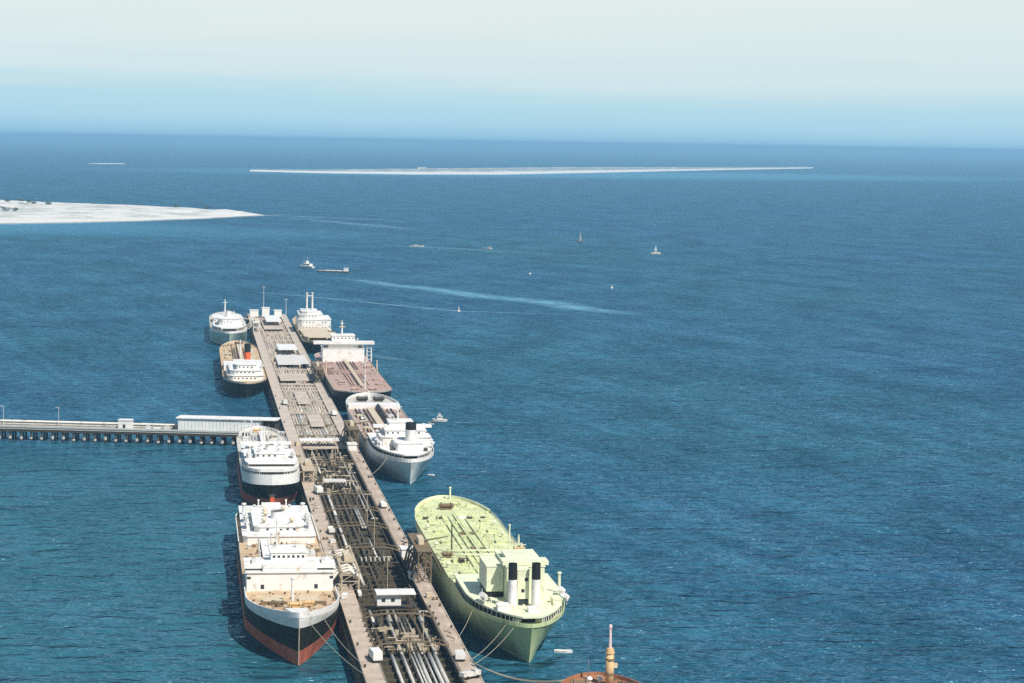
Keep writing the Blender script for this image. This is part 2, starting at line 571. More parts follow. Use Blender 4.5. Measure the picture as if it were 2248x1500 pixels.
kinds = []
for k, (x, y, rx, h, lab) in enumerate(((-1115, 5011, 5, 5, 'dark scrub bush at the left picture edge on the sand island, upper one'), (-1103, 5094, 5, 4, 'small dark scrub bush at the very top of the sand island near the left edge'),
                         (-1027, 4749, 5, 5, 'dark scrub bush in the middle of the bush cluster on the sand island'), (-1003, 4698, 7, 5, 'wide dark scrub bush with two lobes in the middle of the sand island'),
                         (-981, 4410, 7, 6, 'large dark scrub bush lowest on the beach of the sand island'), (-973, 4443, 5, 5, 'dark scrub bush just right of the lowest one on the sand island'),
                         (-1028, 4884, 5, 5, 'small scrub bush on the upper slope left of the middle on the sand island'), (-995, 4869, 6, 5, 'scrub bush rightmost of the close bush cluster on the sand island'),
                         (-1066, 5004, 4, 5, 'scrub bush on the far shore of the sand island above the cluster'), (-1018, 4535, 5, 4, 'scrub bush close above the lowest one near the left picture edge'),
                         (-717, 4827, 6, 5, 'lone scrub bush near the narrow tip of the sand island'), (-640, 4760, 5, 5, 'low scrub clump on the far shore closest to the tip of the sand island'))):
    t = empty('scrub_bush', lab, 'bush', (x, y, 3.2), k * 1.3, 'scrub bushes on the sand island')
    rx, h = rx * 1.55, h * 1.25
    bush_mesh(k, rx, h).build('crown', BUSH, t)
    bush_trunk(k, rx, h).build('trunk', BARK, t)


# ------------------------------------------------------------------ pier
PIER = empty('oil_pier', 'long tan oil loading pier with a dark sunken pipe trench between its two roadways', 'pier', PO, PA)
U0, U1 = -120, 1290


def pbox(mb, u0, u1, v0, v1, z0, z1):
    return mb.box(v0, v1, u0, u1, z0, z1)


def panels():
    protos = {}
    u = U0
    while u < U1 - 1:
        ln = 20 if u < 480 else 30
        ln = min(ln, U1 - u)
        for side in (-1, 1):
            key = (ln, side, u >= 480)
            if key not in protos:
                mb = MB()
                w0, w1 = (-16.0, -10.4) if side < 0 else (10.9, 16.0)
                mb.box(w0, w1, 0.05, ln - 0.05, 6.1, 7.0)
                # low kerb on the sea side
                mb.box(w0 if side < 0 else w1 - 0.35, w0 + 0.35 if side < 0 else w1, 0.05, ln - 0.05, 7.0, 7.16)
                o = mb.build('deck_panel', CONCRETE if u < 480 else CONCRETE2, PIER)
                protos[key] = o
            else:
                o = protos[key].copy()
                COL.objects.link(o)
                o.parent = PIER
            o.location = (0, u, random.uniform(-0.02, 0.02))
        u += ln


panels()
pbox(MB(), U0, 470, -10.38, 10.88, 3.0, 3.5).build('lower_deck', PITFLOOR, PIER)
pbox(MB(), 470.05, U1, -10.38, 10.88, 5.3, 5.85).build('lower_deck', CONCRETE2, PIER)
# edge girders that close the trench and the sea sides
for v0, v1 in ((-15.8, -15.3), (-10.9, -10.45), (10.95, 11.4), (15.3, 15.8)):
    pbox(MB(), U0, U1, v0, v1, 4.2, 6.08).build('edge_girder', TIMBER, PIER)
bm0 = None
u = U0 + 5
while u < 465:
    if bm0 is None:
        bm0 = MB().box(-10.3, 10.8, -0.35, 0.35, 3.52, 4.15).build('cross_beam', DIRTSTEEL, PIER)
        o = bm0
    else:
        o = bm0.copy()
        COL.objects.link(o)
        o.parent = PIER
    o.location = (0, u, 0)
    u += 8
# piles
pl0 = None
u = U0 + 4
while u < U1:
    for v in (-14.4, 14.4):
        if pl0 is None:
            pl0 = MB().cyl(0, 0, -4, 4.5, 0.55, n=8).build('pile', TIMBER, PIER, smooth=True)
            o = pl0
        else:
            o = pl0.copy()
            COL.objects.link(o)
            o.parent = PIER
        o.location = (v, u, 0)
    u += 10
# transverse bent caps under the roadways
bc0 = None
u = U0 + 4
while u < U1:
    o = MB().box(-15.2, 15.2, -0.6, 0.6, 2.0, 2.95).build('bent_cap', TIMBER, PIER) if bc0 is None else bc0.copy()
    if bc0 is None: bc0 = o
    else:
        COL.objects.link(o)
        o.parent = PIER
    o.location = (0, u, 0)
    u += 20
# fender wales and piles on the sea sides
fw0 = None
u = U0
while u < U1 - 1:
    for s in (-1, 1):
        if fw0 is None:
            mb = MB().box(-0.4, 0.4, 0.1, 39.9, 3.9, 4.6)
            mb.box(-0.4, 0.4, 0.1, 39.9, 1.2, 1.8)
            fw0 = mb.build('fender_wale', FENDER, PIER)
            o = fw0
        else:
            o = fw0.copy()
            COL.objects.link(o)
            o.parent = PIER
        o.location = (s * 16.6, u, 0)
    u += 40
fp0 = None
u = U0 + 2
while u < U1 - 1:
    for s in (-1, 1):
        if fp0 is None:
            fp0 = MB().box(-0.25, 0.25, -0.3, 0.3, -3, 5.6).build('fender_pile', FENDER, PIER)
            o = fp0
        else:
            o = fp0.copy()
            COL.objects.link(o)
            o.parent = PIER
        o.location = (s * 15.95 + s * 0.05, u, 0)
    u += 8 if u < 400 else 16


def pipe(u0, u1, v, z, r, m, v2=None):
    mb = MB()
    n = max(2, int((u1 - u0) / 25) + 1)
    pts = []
    for k in range(n + 1):
        f = k / n
        pts.append((v + ((v2 - v) * f if v2 is not None else 0) + random.uniform(-.06, .06), u0 + (u1 - u0) * f, z))
    mb.tube(pts, r, 7)
    return mb.build('pipe', m, PIER, smooth=True)


# bright pipes at the near end
for v, r in ((-5.4, .55), (-2.3, .5), (0.2, .34), (1.2, .34), (2.3, .55), (4.0, .3), (5.6, .62), (7.1, .62)):
    pipe(U0, 31, v, 4.9, r, PIPEWHITE)
for v, r, m in ((-7.5, .3, PIPERUST), (-5.4, .45, PIPERUST), (-2.3, .5, PIPEGREY), (0.2, .34, PIPERUST), (1.3, .3, PIPEGREY), (2.4, .4, PIPERUST), (3.6, .3, PIPEGREY), (5.8, .5, PIPERUST), (7.6, .5, PIPEGREY)):
    pipe(33, 84, v, 4.8, r, m)
for v, r, m in ((-7.0, .5, PIPEWHITE), (-1.6, .6, PIPEGREY), (0.4, .5, PIPEGREY), (5.5, .35, PIPERUST), (8.4, .5, PIPEGREY)):
    pipe(75, 94, v, 4.9, r, m)
for v, r, m, a, b in ((-6.4, .6, PIPEWHITE, 196, 275), (-6.0, .62, PIPEWHITE, 277, 338), (-5.6, .5, PIPEWHITE, 395, 468), (-8.2, .35, PIPERUST, 115, 470), (-3.4, .3, PIPERUST, 115, 470),
                      (-1.0, .45, PIPERUST, 115, 470), (1.0, .3, PIPERUST, 115, 470), (2.6, .45, PIPEGREY, 250, 300), (3.6, .5, PIPEGREY, 250, 300), (4.8, .3, PIPERUST, 115, 470),
                      (7.0, .4, PIPEGREY, 290, 470), (8.6, .35, PIPEGREY, 270, 400), (9.6, .3, PIPERUST, 115, 470), (3.0, .4, PIPEWHITE, 185, 225), (1.2, .4, PIPERUST, 300, 470)):
    pipe(a, b, v, 4.75, r, m)
for k, v in enumerate((-9.4, -8.0, -6.4, -5.0, -3.2, -1.6, 0.2, 1.6, 3.4, 5.0, 6.8, 8.2, 9.8)):
    for a, b in ((478, 610), (612, 760), (762, 960), (962, 1286)):
        pipe(a + random.uniform(0, 8), b - random.uniform(0, 8), v, 6.0, random.choice((.4, .5, .6)), random.choice((PIPEGREY, CONCRETE2, PIPEWHITE, HOSE)))


def footbridge(u, w=1.3, m=RUSTSTEEL, rise=1.5):
    mb = MB()
    pts = [(-10.9, 7.05), (-8.2, 7.05 + rise * .65), (-5.0, 7.05 + rise), (0, 7.1 + rise * 1.05), (5.4, 7.05 + rise), (8.7, 7.05 + rise * .6), (11.3, 7.05)]
    for (x0, z0), (x1, z1) in zip(pts, pts[1:]):
        i = len(mb.v)
        mb.v += [(x0, -w / 2, z0), (x1, -w / 2, z1), (x1, w / 2, z1), (x0, w / 2, z0), (x0, -w / 2, z0 - .3), (x1, -w / 2, z1 - .3), (x1, w / 2, z1 - .3), (x0, w / 2, z0 - .3)]
        mb.f += [(i, i + 1, i + 2, i + 3), (i + 7, i + 6, i + 5, i + 4), (i, i + 4, i + 5, i + 1), (i + 3, i + 2, i + 6, i + 7)]
    for y in (-w / 2, w / 2):
        mb.tube([(x, y, z + 1.0) for x, z in pts], 0.07, 4)
        for x, z in pts:
            mb.box(x - .05, x + .05, y - .05, y + .05, z, z + 1.0)
    for x in (-5.0, 0, 5.4):
        mb.box(x - .15, x + .15, -.15, .15, 3.5, 8.2)
    o = mb.build('footbridge', m, PIER)
    o.location = (0, u, 0)
    return o


for u in (33, 73, 188, 234, 274):
    footbridge(u)
footbridge(318, 1.0, RUSTSTEEL, 0.6)
footbridge(410, 1.0, RUSTSTEEL, 0.6)
# small valves and manifolds in the trench: many little fittings, joined per berth
for (a, b, cnt, nm) in ((36, 70, 46, 3), (112, 180, 90, 2), (190, 268, 60, 2), (330, 470, 120, 3), (490, 700, 110, 4), (700, 960, 90, 4), (1000, 1240, 60, 4)):
    mb = MB()
    for k in range(cnt):
        v, u = random.uniform(-9.5, 9.8), random.uniform(a, b)
        s = random.uniform(.25, .8) * (1.5 if nm == 4 else 1)
        if nm == 4:
            mb.box(v - s, v + s, u - s, u + s, 5.85, 6.4 + random.uniform(.3, 1.8))
        elif random.random() < .5:
            mb.box(v - s, v + s, u - s * .7, u + s * .7, 3.5, 3.9 + random.uniform(.6, 2.2))
        else:
            x2 = v + random.uniform(-5, 5)
            x2 = max(-9.6, min(9.9, x2))
            mb.tube([(v, u, 5.6), (x2, u, 5.6)], random.uniform(.1, .28), 5)
    o = mb.build('pipe_fittings', DIRTSTEEL if nm == 2 else (HOSE if nm == 3 else random.choice((PIPEGREY, RUSTSTEEL, CONCRETE2))), PIER)
    o['kind'] = 'stuff'
# cluster of upright manifold stubs (pale) at two berths
for u in (176, 352):
    mb = MB()
    for k in range(7):
        v = -3.5 + k * 1.6
        mb.tube([(v - .8, u + 6, 4.8), (v - .3, u + 2, 6.6), (v, u, 6.8), (v + .1, u - 1.2, 5.6)], .32, 6)
    mb.build('manifold', PIPEGREY, PIER, smooth=True)
for v in (-10.35, 10.85):
    for a, bb in ((-40, 90), (190, 330), (335, 470)):
        mb = MB()
        u = a
        while u < bb:
            mb.box(v - .05, v + .05, u - .05, u + .05, 7.0, 8.05)
            u += 2.6
        for z_ in (7.5, 8.0): mb.box(v - .035, v + .035, a, bb, z_, z_ + .07)
        mb.build('handrail', DIRTSTEEL, PIER)['kind'] = 'stuff'
# far half: raised tray decks over the trench
for (a, b, v0, v1, z) in ((1130, 1215, -7, 8, 7.6), (760, 800, -9, 10, 7.4), (540, 590, -2, 5, 7.2), (640, 700, -4, 3, 7.2)):
    pbox(MB(), a, b, v0, v1, z, z + .35).build('tray_deck', CONCRETE2, PIER)
for u in (505, 548, 600, 655, 708, 724, 742, 830, 1040, 1100):
    mb = MB().box(-10, 10.5, -.5, .5, 6.8, 7.5)
    for x in (-9.5, -3, 3, 9.5): mb.box(x - .3, x + .3, -.3, .3, 5.4, 6.8)
    o = mb.build('pipe_support', RUSTSTEEL if u < 560 else CONCRETE2, PIER)
    o.location = (0, u, 0)

ORD = 'first second third fourth fifth sixth seventh eighth ninth tenth eleventh twelfth thirteenth fourteenth'.split()
# ------------------------------------------------------------------ things standing on the pier
def shed(name, label, u, v, wx, wy, h, z=7.0, roof_over=(0.3, 0.3), wall_m=WHITE, windows=(), cat='shed', roof_m=WHITE, open_right=0.0, group=None):
    t = empty(name, label, cat, P(u, v, z), PA, group)
    MB().box(-wx / 2, wx / 2, 0, wy, 0.0, h).build('wall', wall_m, t)
    r = MB().box(-wx / 2 - roof_over[0], wx / 2 + roof_over[0] + open_right, -roof_over[1], wy + roof_over[1], h, h + .3).build('roof', roof_m, t)
    for (x, zz, w, hh) in windows:
        MB().box(x - w / 2, x + w / 2, -0.06, 0.02, zz, zz + hh).build('window', DARKGLASS, t)
    if open_right:
        for x in (wx / 2 + open_right - .2, wx / 2 + open_right / 2):
            for y in (0.2, wy - .3):
                MB().box(x - .1, x + .1, y, y + .2, -2.4, h).build('post', DARKSTEEL, t)
    return t


sh = shed('control_shed', 'white control shed with two small windows and long flat roof over the pipe trench', 96, -0.6, 7.6, 6.5, 3.6, 6.2, windows=((-1.8, 1.2, 1.2, 1.1), (1.2, 1.2, 1.2, 1.1)), open_right=4.4, roof_over=(.3, 1.2))
MB().box(-4.2, 8.6, -.6, 7.2, -.35, 0).build('platform', DARKSTEEL, sh)
for x in (-4, 0, 4, 8):
    MB().box(x - .2, x + .2, .5, .9, -2.6, -.35).build('leg', DARKSTEEL, sh)


def canopy(label, u, v, wx, wy, h, m=WHITE, z=7.0):
    t = empty('canopy', label, 'canopy', P(u, v, z), PA, 'flat white canopies across the pipe trench')
    MB().box(-wx / 2, wx / 2, 0, wy, h, h + .5).build('roof', m, t)
    for x in (-wx / 2 + .5, 0, wx / 2 - .5):
        for y in (.5, wy - .5):
            MB().box(x - .15, x + .15, y - .15, y + .15, -3.4, h).build('post', DARKSTEEL, t)
    return t


canopy('long narrow white canopy across the pipe trench just below the white trestle shed', 474, -1.5, 19, 8, 1.6)
canopy('short pale canopy over the pipe trench beside the tanker with orange rudder', 344, -2.2, 9.5, 7, 1.3, OFFWHITE)
canopy('square pale canopy mid trench, level with the wide bridge of the pink decked tanker', 940, 3.0, 13, 40, 2.4)
canopy('broad pale canopy on the pier, larger than and just below the square one', 850, 3, 20, 62, 1.2, OFFWHITE)
canopy('pale canopy nearest the far head of the pier between the last two ships', 1160, 1.5, 12, 60, 4.0)
shed('pier_hut', 'small white box hut on the right roadway beside the tall brown tower', 176, 13.0, 4.4, 7, 2.6, windows=(), cat='hut')
shed('pier_hut', 'small white flat hut below the brown tower, right edge of the trench', 135, 11.2, 3.4, 3.2, 1.9, windows=(), cat='hut')
shed('pier_hut', 'small white box hut on the right roadway beside the pale grey tanker', 452, 12.8, 4.2, 8, 2.8, windows=(), cat='hut')
shed('pier_hut', 'white square hut below the pier end of the trestle shed, at the left tanker bow', 500, -25.5, 4.6, 4, 4.5, 4.5, windows=((0.9, 1.2, .8, 1.0),), cat='hut')
shed('pier_hut', 'tiny white hut at the far head of the pier, leftmost of the row there', 1262, -11, 7, 8, 5.0, windows=(), cat='hut')
shed('pier_hut', 'tiny white hut at the far head of the pier, middle of the row there', 1262, -1.5, 6, 8, 7.0, windows=(), cat='hut')
shed('pier_hut', 'tiny white hut at the far head of the pier, rightmost of the row there', 1262, 8.5, 6, 8, 5.0, windows=(), cat='hut')


def lamp(label, u, v, z, h):
    t = empty('lamp_post', label, 'lamp post', P(u, v, z), PA, 'thin lamp posts on the pier and trestle')
    MB().tube([(0, 0, 0), (0, 0, h)], [.25, .14], 6).build('pole', OFFWHITE, t)
    MB().box(-1.4, 1.4, -.2, .2, h, h + .25).build('lamp_arm', OFFWHITE, t)
    return t


def trench_lamp(label, u, v):
    t = empty('lamp_post', label, 'lamp post', P(u, v, 3.5), PA, 'lamp posts standing in the pipe trench')
    MB().tube([(0, 0, 0), (0, 0, 12.5)], [.16, .1], 6).build('pole', HOSE, t)
    MB().box(-1.0, 1.0, -.12, .12, 12.5, 12.7).build('lamp_arm', HOSE, t)
    for x in (-1.0, 1.0): MB().box(x - .3, x + .3, -.2, .2, 12.3, 12.5).build('lamp_head', OFFWHITE, t)
    return t


for k_, (u, v) in enumerate(((40, 4.6), (128, 1.6), (205, 3.4), (262, 5.2), (345, 4.4), (425, 3.0))):
    trench_lamp('thin tan lamp post standing in the pipe trench, %s from the bottom' % ORD[k_], u, v)
lamp('thin pale mast rising behind the huts on the far pier head', 1270, -3, 7, 24)
lamp('stout pale post on the far pier head beside the twin-posted ship', 1225, 13.5, 7, 17)




def bollards():
    t = MB().cyl(0, 0, 0, .6, .32, .26, 8)
    t.cyl(0, 0, .6, .82, .45, .36, 8)
    proto = None
    rows = [(-15.0, 'dark bollard on the left roadway outer edge, %s from the bottom', 'bollards along the left roadway edge', [8, 36, 67, 228, 252, 276, 300, 560, 620, 680]),
            (15.0, 'dark bollard on the right roadway outer edge, %s from the bottom', 'bollards along the right roadway edge', [-2, 26, 58, 90, 212, 232, 254, 276, 298, 344, 390, 412]),
            (11.6, 'small dark bollard on the right roadway inner edge, %s from the bottom', 'bollards on the inner edge of the right roadway', [62, 70, 78, 88]),
            (-10.9, 'small dark bollard on the left roadway inner edge, %s from the bottom', 'bollards on the inner edge of the left roadway', [40, 47, 54, 61, 68, 240, 256])]
    for v, lab, grp, us in rows:
        for k, u in enumerate(us):
            if proto is None:
                o = proto = t.build('bollard', DARKSTEEL)
            else:
                o = proto.copy()
                COL.objects.link(o)
            o.location = P(u, v, 7.0)
            o.rotation_euler = (0, 0, PA)
            tag(o, lab % ORD[k], 'bollard', grp)


bollards()


def truck(name, label, u, v, rot, L=8.5, W=2.6, H=3.0, cabcol=WHITE, boxcol=WHITE, tank=False):
    L, W, H = L * .86, W * .84, H * .88
    t = empty(name, label, 'truck', P(u, v, 7.0), PA + rot, 'vehicles parked on the pier')
    MB().box(-W / 2, W / 2, -L / 2, L / 2, .55, .8).build('chassis', DARKSTEEL, t)
    if tank:
        MB().tube([(0, -L / 2 + .1, 1.9), (0, L / 2 - 2.4, 1.9)], 1.1, 12).build('cargo_body', boxcol, t, smooth=True)
    else:
        MB().box(-W / 2, W / 2, -L / 2, L / 2 - 2.3, .8, H).build('cargo_body', boxcol, t)
    cb = MB().prism([(-W / 2 + .1, L / 2 - 2.1), (W / 2 - .1, L / 2 - 2.1), (W / 2 - .15, L / 2), (-W / 2 + .15, L / 2)], .8, lambda x, y: 2.5 if y < L / 2 - 1 else 2.15).build('cab', cabcol, t)
    MB().box(-W / 2 + .3, W / 2 - .3, L / 2 - .05, L / 2 + .05, 1.5, 2.1).build('windscreen', DARKGLASS, cb)
    for x in (-W / 2 + .1, W / 2 - .1):
        for y in (-L / 2 + 1.3, L / 2 - 1.2):
            MB().tube([(x - .15, y, .5), (x + .15, y, .5)], .5, 10).build('wheel', BLACK, t)
    return t


truck('parked_truck', 'white box truck on the left roadway near the bottom, its left side in shade', 17, -11.4, R(6), 10, 3.2, 3.6)
truck('parked_truck', 'pale white truck on the right roadway at the bottom of the picture', 16, 12.6, R(-4), 8, 3.2, 2.4, OFFWHITE, OFFWHITE)
truck('parked_truck', 'white box truck on the left roadway next to the tanker with orange rudder', 322, -10.6, R(8), 10, 3.0, 3.4)
truck('parked_truck', 'small pale truck at the bottom edge of the picture on the right roadway', -7, 12.8, R(-60), 7, 2.6, 2.2, OFFWHITE, OFFWHITE)
truck('parked_truck', 'pale truck on the left roadway beside the small olive tanker', 640, -11.5, R(4), 9, 2.8, 3.2, OFFWHITE, OFFWHITE)
truck('parked_truck', 'pale truck on the right roadway beside the pink decked tanker', 590, 12.5, R(4), 9, 2.8, 3.0, OFFWHITE, WHITE)
truck('parked_truck', 'pale low truck on the right roadway just above the green tanker bow', 285, 13.2, R(5), 8, 2.6, 2.4, OFFWHITE, WHITE)
truck('parked_truck', 'pale low truck standing on the left roadway above the white bowed tanker', 226, -11.2, R(5), 8, 2.6, 2.2, WHITE, OFFWHITE)


def hose_tower(label, u, v, side, h=11.0, ln=22, m=RUSTSTEEL, hoses=4, hm=HOSE, w=4.2, plat=True, hr=.38):
    """lattice frame with a boom; hoses hang from it towards the ship on its side (+1 right, -1 left)"""
    t = empty('hose_tower', label, 'hose tower', P(u, v, 7.0), PA, 'hose handling towers on the pier')
    for y in (0, ln / 2, ln):
        for x in (-w / 2, w / 2):
            MB().box(x - .22, x + .22, y - .22, y + .22, 0, h).build('leg', m, t)
    br = MB()
    for x in (-w / 2, w / 2):
        for k in range(2):
            y0, y1 = k * ln / 2, (k + 1) * ln / 2
            for z0, z1 in ((0, h / 2), (h / 2, h), (h / 2, 0), (h, h / 2)):
                br.tube([(x, y0, z0), (x, y1, z1)], .12, 4)
        br.box(x - .12, x + .12, 0, ln, h / 2 - .12, h / 2 + .12)
    for y in (0, ln / 2, ln):
        for z0, z1 in ((0, h / 2), (h / 2, h)):
            br.tube([(-w / 2, y, z0), (w / 2, y, z1)], .12, 4)
        br.box(-w / 2, w / 2, y - .12, y + .12, h / 2 - .12, h / 2 + .12)
    br.build('bracing', m, t)
    if plat:
        MB().box(-w / 2 - .5, w / 2 + .5, -.6, ln + .6, h, h + .35).build('top_platform', m, t)
    else:
        for x in (-w / 2, w / 2): MB().box(x - .3, x + .3, -.6, ln + .6, h, h + .4).build('top_beam', m, t)
        MB().box(-w / 2 - .3, w / 2 + .3, ln * .35, ln * .6, h, h + .35).build('top_platform', m, t)
    MB().box(-w / 2 - .2, w / 2 + .2, ln * .2, ln * .8, h / 2 + .13, h / 2 + .3).build('middle_platform', m, t)
    MB().box(-.9, .9, ln * .35, ln * .6, h + .35, h + 2.2).build('winch_house', CREAM, t)
    MB().tube([(side * 1.0, ln * .5, h + .8), (side * 9.5, ln * .5, h + 2.2)], [.35, .2], 5).build('boom', m, t)
    for k in range(hoses):
        y = ln * (.1 + .8 * k / max(1, hoses - 1))
        j = random.uniform(-1, 1)
        MB().tube([(-side * (w / 2 + 2), y + j, 1.0), (-side * (w / 2 + .8), y, h * .55), (0, y, h * .95), (side * (w / 2 + 1.2), y, h * .8), (side * (w / 2 + 3.4), y + j, h * .35), (side * (w / 2 + 5.2), y + 2 * j, h * .45)], hr, 6).build('hose', hm, t, smooth=True)
    return t


hose_tower('tall brown lattice hose tower on the pier beside the pale green tanker', 128, 14.0, 1, 10.5, 34, RUSTSTEEL, 5, PIPERUST)
hose_tower('tan hose tower with pale looping hoses beside the white bowed ship on the left', 116, -11.6, -1, 6.4, 46, HOSE, 9, PIPEWHITE, 5.6, False, .55)
hose_tower('low tan hose tower beside the left tanker with the orange rudder', 352, -13.0, -1, 5.0, 36, HOSE, 4, HOSE)
hose_tower('dark brown hose tower on the right edge beside the white sterned tanker', 462, 14.2, 1, 8.5, 36, RUSTSTEEL, 4, PIPERUST)
hose_tower('small hose tower on the right edge beside the flat pink tanker deck', 750, 14.0, 1, 8.0, 50, RUSTSTEEL, 3, HOSE)
hose_tower('small pale hose tower on the left edge beside the farthest left ship', 1110, -13.5, -1, 7.0, 40, OFFWHITE, 3, PIPEWHITE)

# loose clutter near the near berth: hose ends, drums and crates
k = 0
for (u, v, w, d, h, m, lab) in ((104, -14.2, 1.6, 4.0, 1.4, WHITE, 'long white crate lying on the left roadway under the pale looping hoses'),
                                (110, -9.0, 1.0, 6.0, .9, WHITE, 'white angled chute beside the control shed on the left of the trench'),
                                (142, -15.0, 2.0, 2.4, 1.8, CREAM, 'cream equipment box at the foot of the left hose tower'),
                                (168, -12.0, 2.4, 3.0, 1.6, OFFWHITE, 'pale equipment box at the far foot of the left hose tower'),
                                (205, -12.0, 2.0, 3.0, 1.2, OFFWHITE, 'pale crate on the left roadway above the first hose tower'),
                                (470, -12.2, 2.2, 3.0, 1.8, CREAM, 'cream crate beside the long narrow white canopy'),
                                (398, -11.4, 2.0, 4.0, 1.5, OFFWHITE, 'pale crate on the left roadway above the low tan hose tower'),
                                (104, 13.0, 1.8, 2.4, 1.5, CREAM, 'cream crate below the tall brown lattice tower on the right roadway')):
    t = empty('crate', lab, 'crate', P(u, v, 7.0), PA + random.uniform(-.3, .3), 'crates lying about on the pier')
    MB().box(-w / 2, w / 2, -d / 2, d / 2, .15, h).build('body', m, t)
    MB().box(-w / 2 - .06, w / 2 + .06, -d / 2 - .06, d / 2 + .06, h, h + .12).build('lid', m, t)
    for y in (-d / 3, d / 3):
        MB().box(-w / 2, w / 2, y - .12, y + .12, 0, .15).build('runner', DARKSTEEL, t)

for k_, (u, v, lab, m) in enumerate(((128, -14.6, 'pale loose hose snaking on the left roadway below the looping hoses', PIPEWHITE), (196, -13.0, 'tan loose hose lying on the left roadway above the looping hoses', HOSE),
                            (290, -13.8, 'tan loose hose lying on the left roadway beside the orange rudder', HOSE), (380, -13.4, 'dark loose hose on the left roadway beside the low tan tower', DARKSTEEL),
                            (200, 14.2, 'dark loose hose on the right roadway above the tall brown tower', DARKSTEEL), (420, 13.6, 'tan loose hose on the right roadway below the dark brown tower', HOSE), (48, 13.4, 'tan loose hose on the right roadway beside the green stern', HOSE))):
    pts = [(.9 * math.sin(q * 1.1 + k_) + .3 * math.sin(q * 2.3), q * 1.3 - 8, .2) for q in range(13)]
    tag(MB().tube(pts, .16, 6).build('loose_hose', m, smooth=True, loc=P(u, v, 7.0), rot=PA), lab, 'hose', 'loose hoses on the roadways')

# drums standing in loose groups on the roadways
for gi, (u, v, lab, m) in enumerate(((150, -15.0, 'dark oil drum, %s one of two beside the left hose tower', DARKSTEEL), (212, -14.6, 'rusty oil drum, %s one of two above the white bowed ship', RUSTSTEEL),
                                   (100, 14.0, 'rusty oil drum, %s one of two below the tall brown tower', RUSTSTEEL), (305, -14.8, 'dark oil drum, %s one of two by the orange rudder', DARKSTEEL),
                                   (365, 13.8, 'dark oil drum, %s one of two by the grey tanker stern', DARKSTEEL), (430, -14.4, 'rusty oil drum, %s one of two by the white topped tanker', RUSTSTEEL))):
    proto = None
    for k in range(2):
        if proto is None:
            proto = o = MB().cyl(0, 0, 0, .95, .45, n=10).cyl(0, 0, .95, 1.0, .32, n=8).build('oil_drum', m)
        else:
            o = proto.copy()
            COL.objects.link(o)
        o.location = P(u + random.uniform(-.4, .4), v + k * 1.2, 7.0)
        tag(o, lab % ('left', 'right')[k], 'oil drum', 'oil drums standing in pairs on the roadways')

# ------------------------------------------------------------------ trestle to the left
TA = math.atan2(-1, .22)          # runs left and slightly away
T0 = P(520, -16.2)
T1 = P(520 + .22 * 420, -16.2 - 420)
tdir = (T1 - T0).normalized()
TLEN = (T1 - T0).length
TR = math.atan2(tdir.y, tdir.x)    # local +x along the trestle (to the left), local +y towards the camera
TRES = empty('access_trestle', 'long pale access trestle on dark piles running from the pier to the left edge', 'trestle', T0, TR)
TW = 12.0
x = 0
tp0 = None
while x < TLEN:
    mb = MB().box(.04, 19.96, -TW / 2, TW / 2, 5.9, 6.8)
    if tp0 is None:
        o = tp0 = mb.build('deck_panel', TRESTLECON, TRES)
    else:
        o = tp0.copy()
        COL.objects.link(o)
        o.parent = TRES
    o.location = (x, 0, 0)
    x += 20
MB().box(0, TLEN, TW / 2 - .3, TW / 2 + .35, 6.82, 7.7).build('kerb_beam', TRESTLECON, TRES)
MB().box(0, TLEN, TW / 2 - .8, TW / 2 - .2, 4.6, 5.88).build('edge_girder', TIMBER, TRES)
for k, (y, z, r, m) in enumerate(((-5.2, 8.6, .55, PIPEWHITE), (-4.1, 8.6, .45, PIPEWHITE), (-5.0, 7.4, .5, PIPEGREY), (-3.8, 7.4, .4, PIPEGREY), (-2.9, 7.3, .3, PIPEGREY))):
    MB().tube([(40, y, z), (TLEN, y, z)], r, 6).build('pipe', m, TRES, smooth=True)
x, st0 = 44, None
while x < TLEN:
    if st0 is None:
        o = st0 = MB().box(-.2, .2, -5.9, -2.4, 6.82, 6.98).box(-.15, .15, -5.8, -5.6, 6.98, 9.2).box(-.15, .15, -3.4, -3.2, 6.98, 9.2).box(-.15, .15, -5.6, -3.4, 8.0, 8.15).build('pipe_support', TRESTLECON, TRES)
    else:
        o = st0.copy()
        COL.objects.link(o)
        o.parent = TRES
    o.location = (x, 0, 0)
    x += 12
x, tl0, tc0, tcol0 = 4, None, None, None
while x < TLEN:
    for y in (-4.6, 0.0, 4.8):
        if tl0 is None:
            o = tl0 = MB().cyl(0, 0, -4, 4.6, .5, n=8).build('pile', TIMBER, TRES, smooth=True)
        else:
            o = tl0.copy()
            COL.objects.link(o)
            o.parent = TRES
        o.location = (x, y, 0)
    if tc0 is None:
        o = tc0 = MB().box(-.5, .5, -5.4, 5.5, 4.6, 5.85).build('bent_cap', TIMBER, TRES)
        o2 = tcol0 = MB().cyl(0, 0, 1.0, 2.3, .78, n=8).build('pale_pile_ring', TRESTLECON, TRES)  # pale concrete rings added to stand for lit pile tops near the waterline
    else:
        o = tc0.copy()
        o2 = tcol0.copy()
        for q in (o, o2):
            COL.objects.link(q)
            q.parent = TRES
    o.location = (x, 0, 0)
    o2.location = (x + random.uniform(-.25, .25), 4.8, random.uniform(-.35, .35))
    o2.scale.z = random.uniform(.7, 1.15)
    x += 5.4


x, br0 = 4, None
while x < TLEN - 12:
    if br0 is None:
        o = br0 = MB().tube([(0, 4.9, 4.3), (5.4, 4.9, .8)], .16, 5).tube([(0, -4.4, 4.2), (0, 4.6, .9)], .16, 5).build('brace', TIMBER, TRES)
    else:
        o = br0.copy()
        COL.objects.link(o)
        o.parent = TRES
    o.location = (x, 0, 0)
    x += random.choice((10.8, 16.2, 21.6))


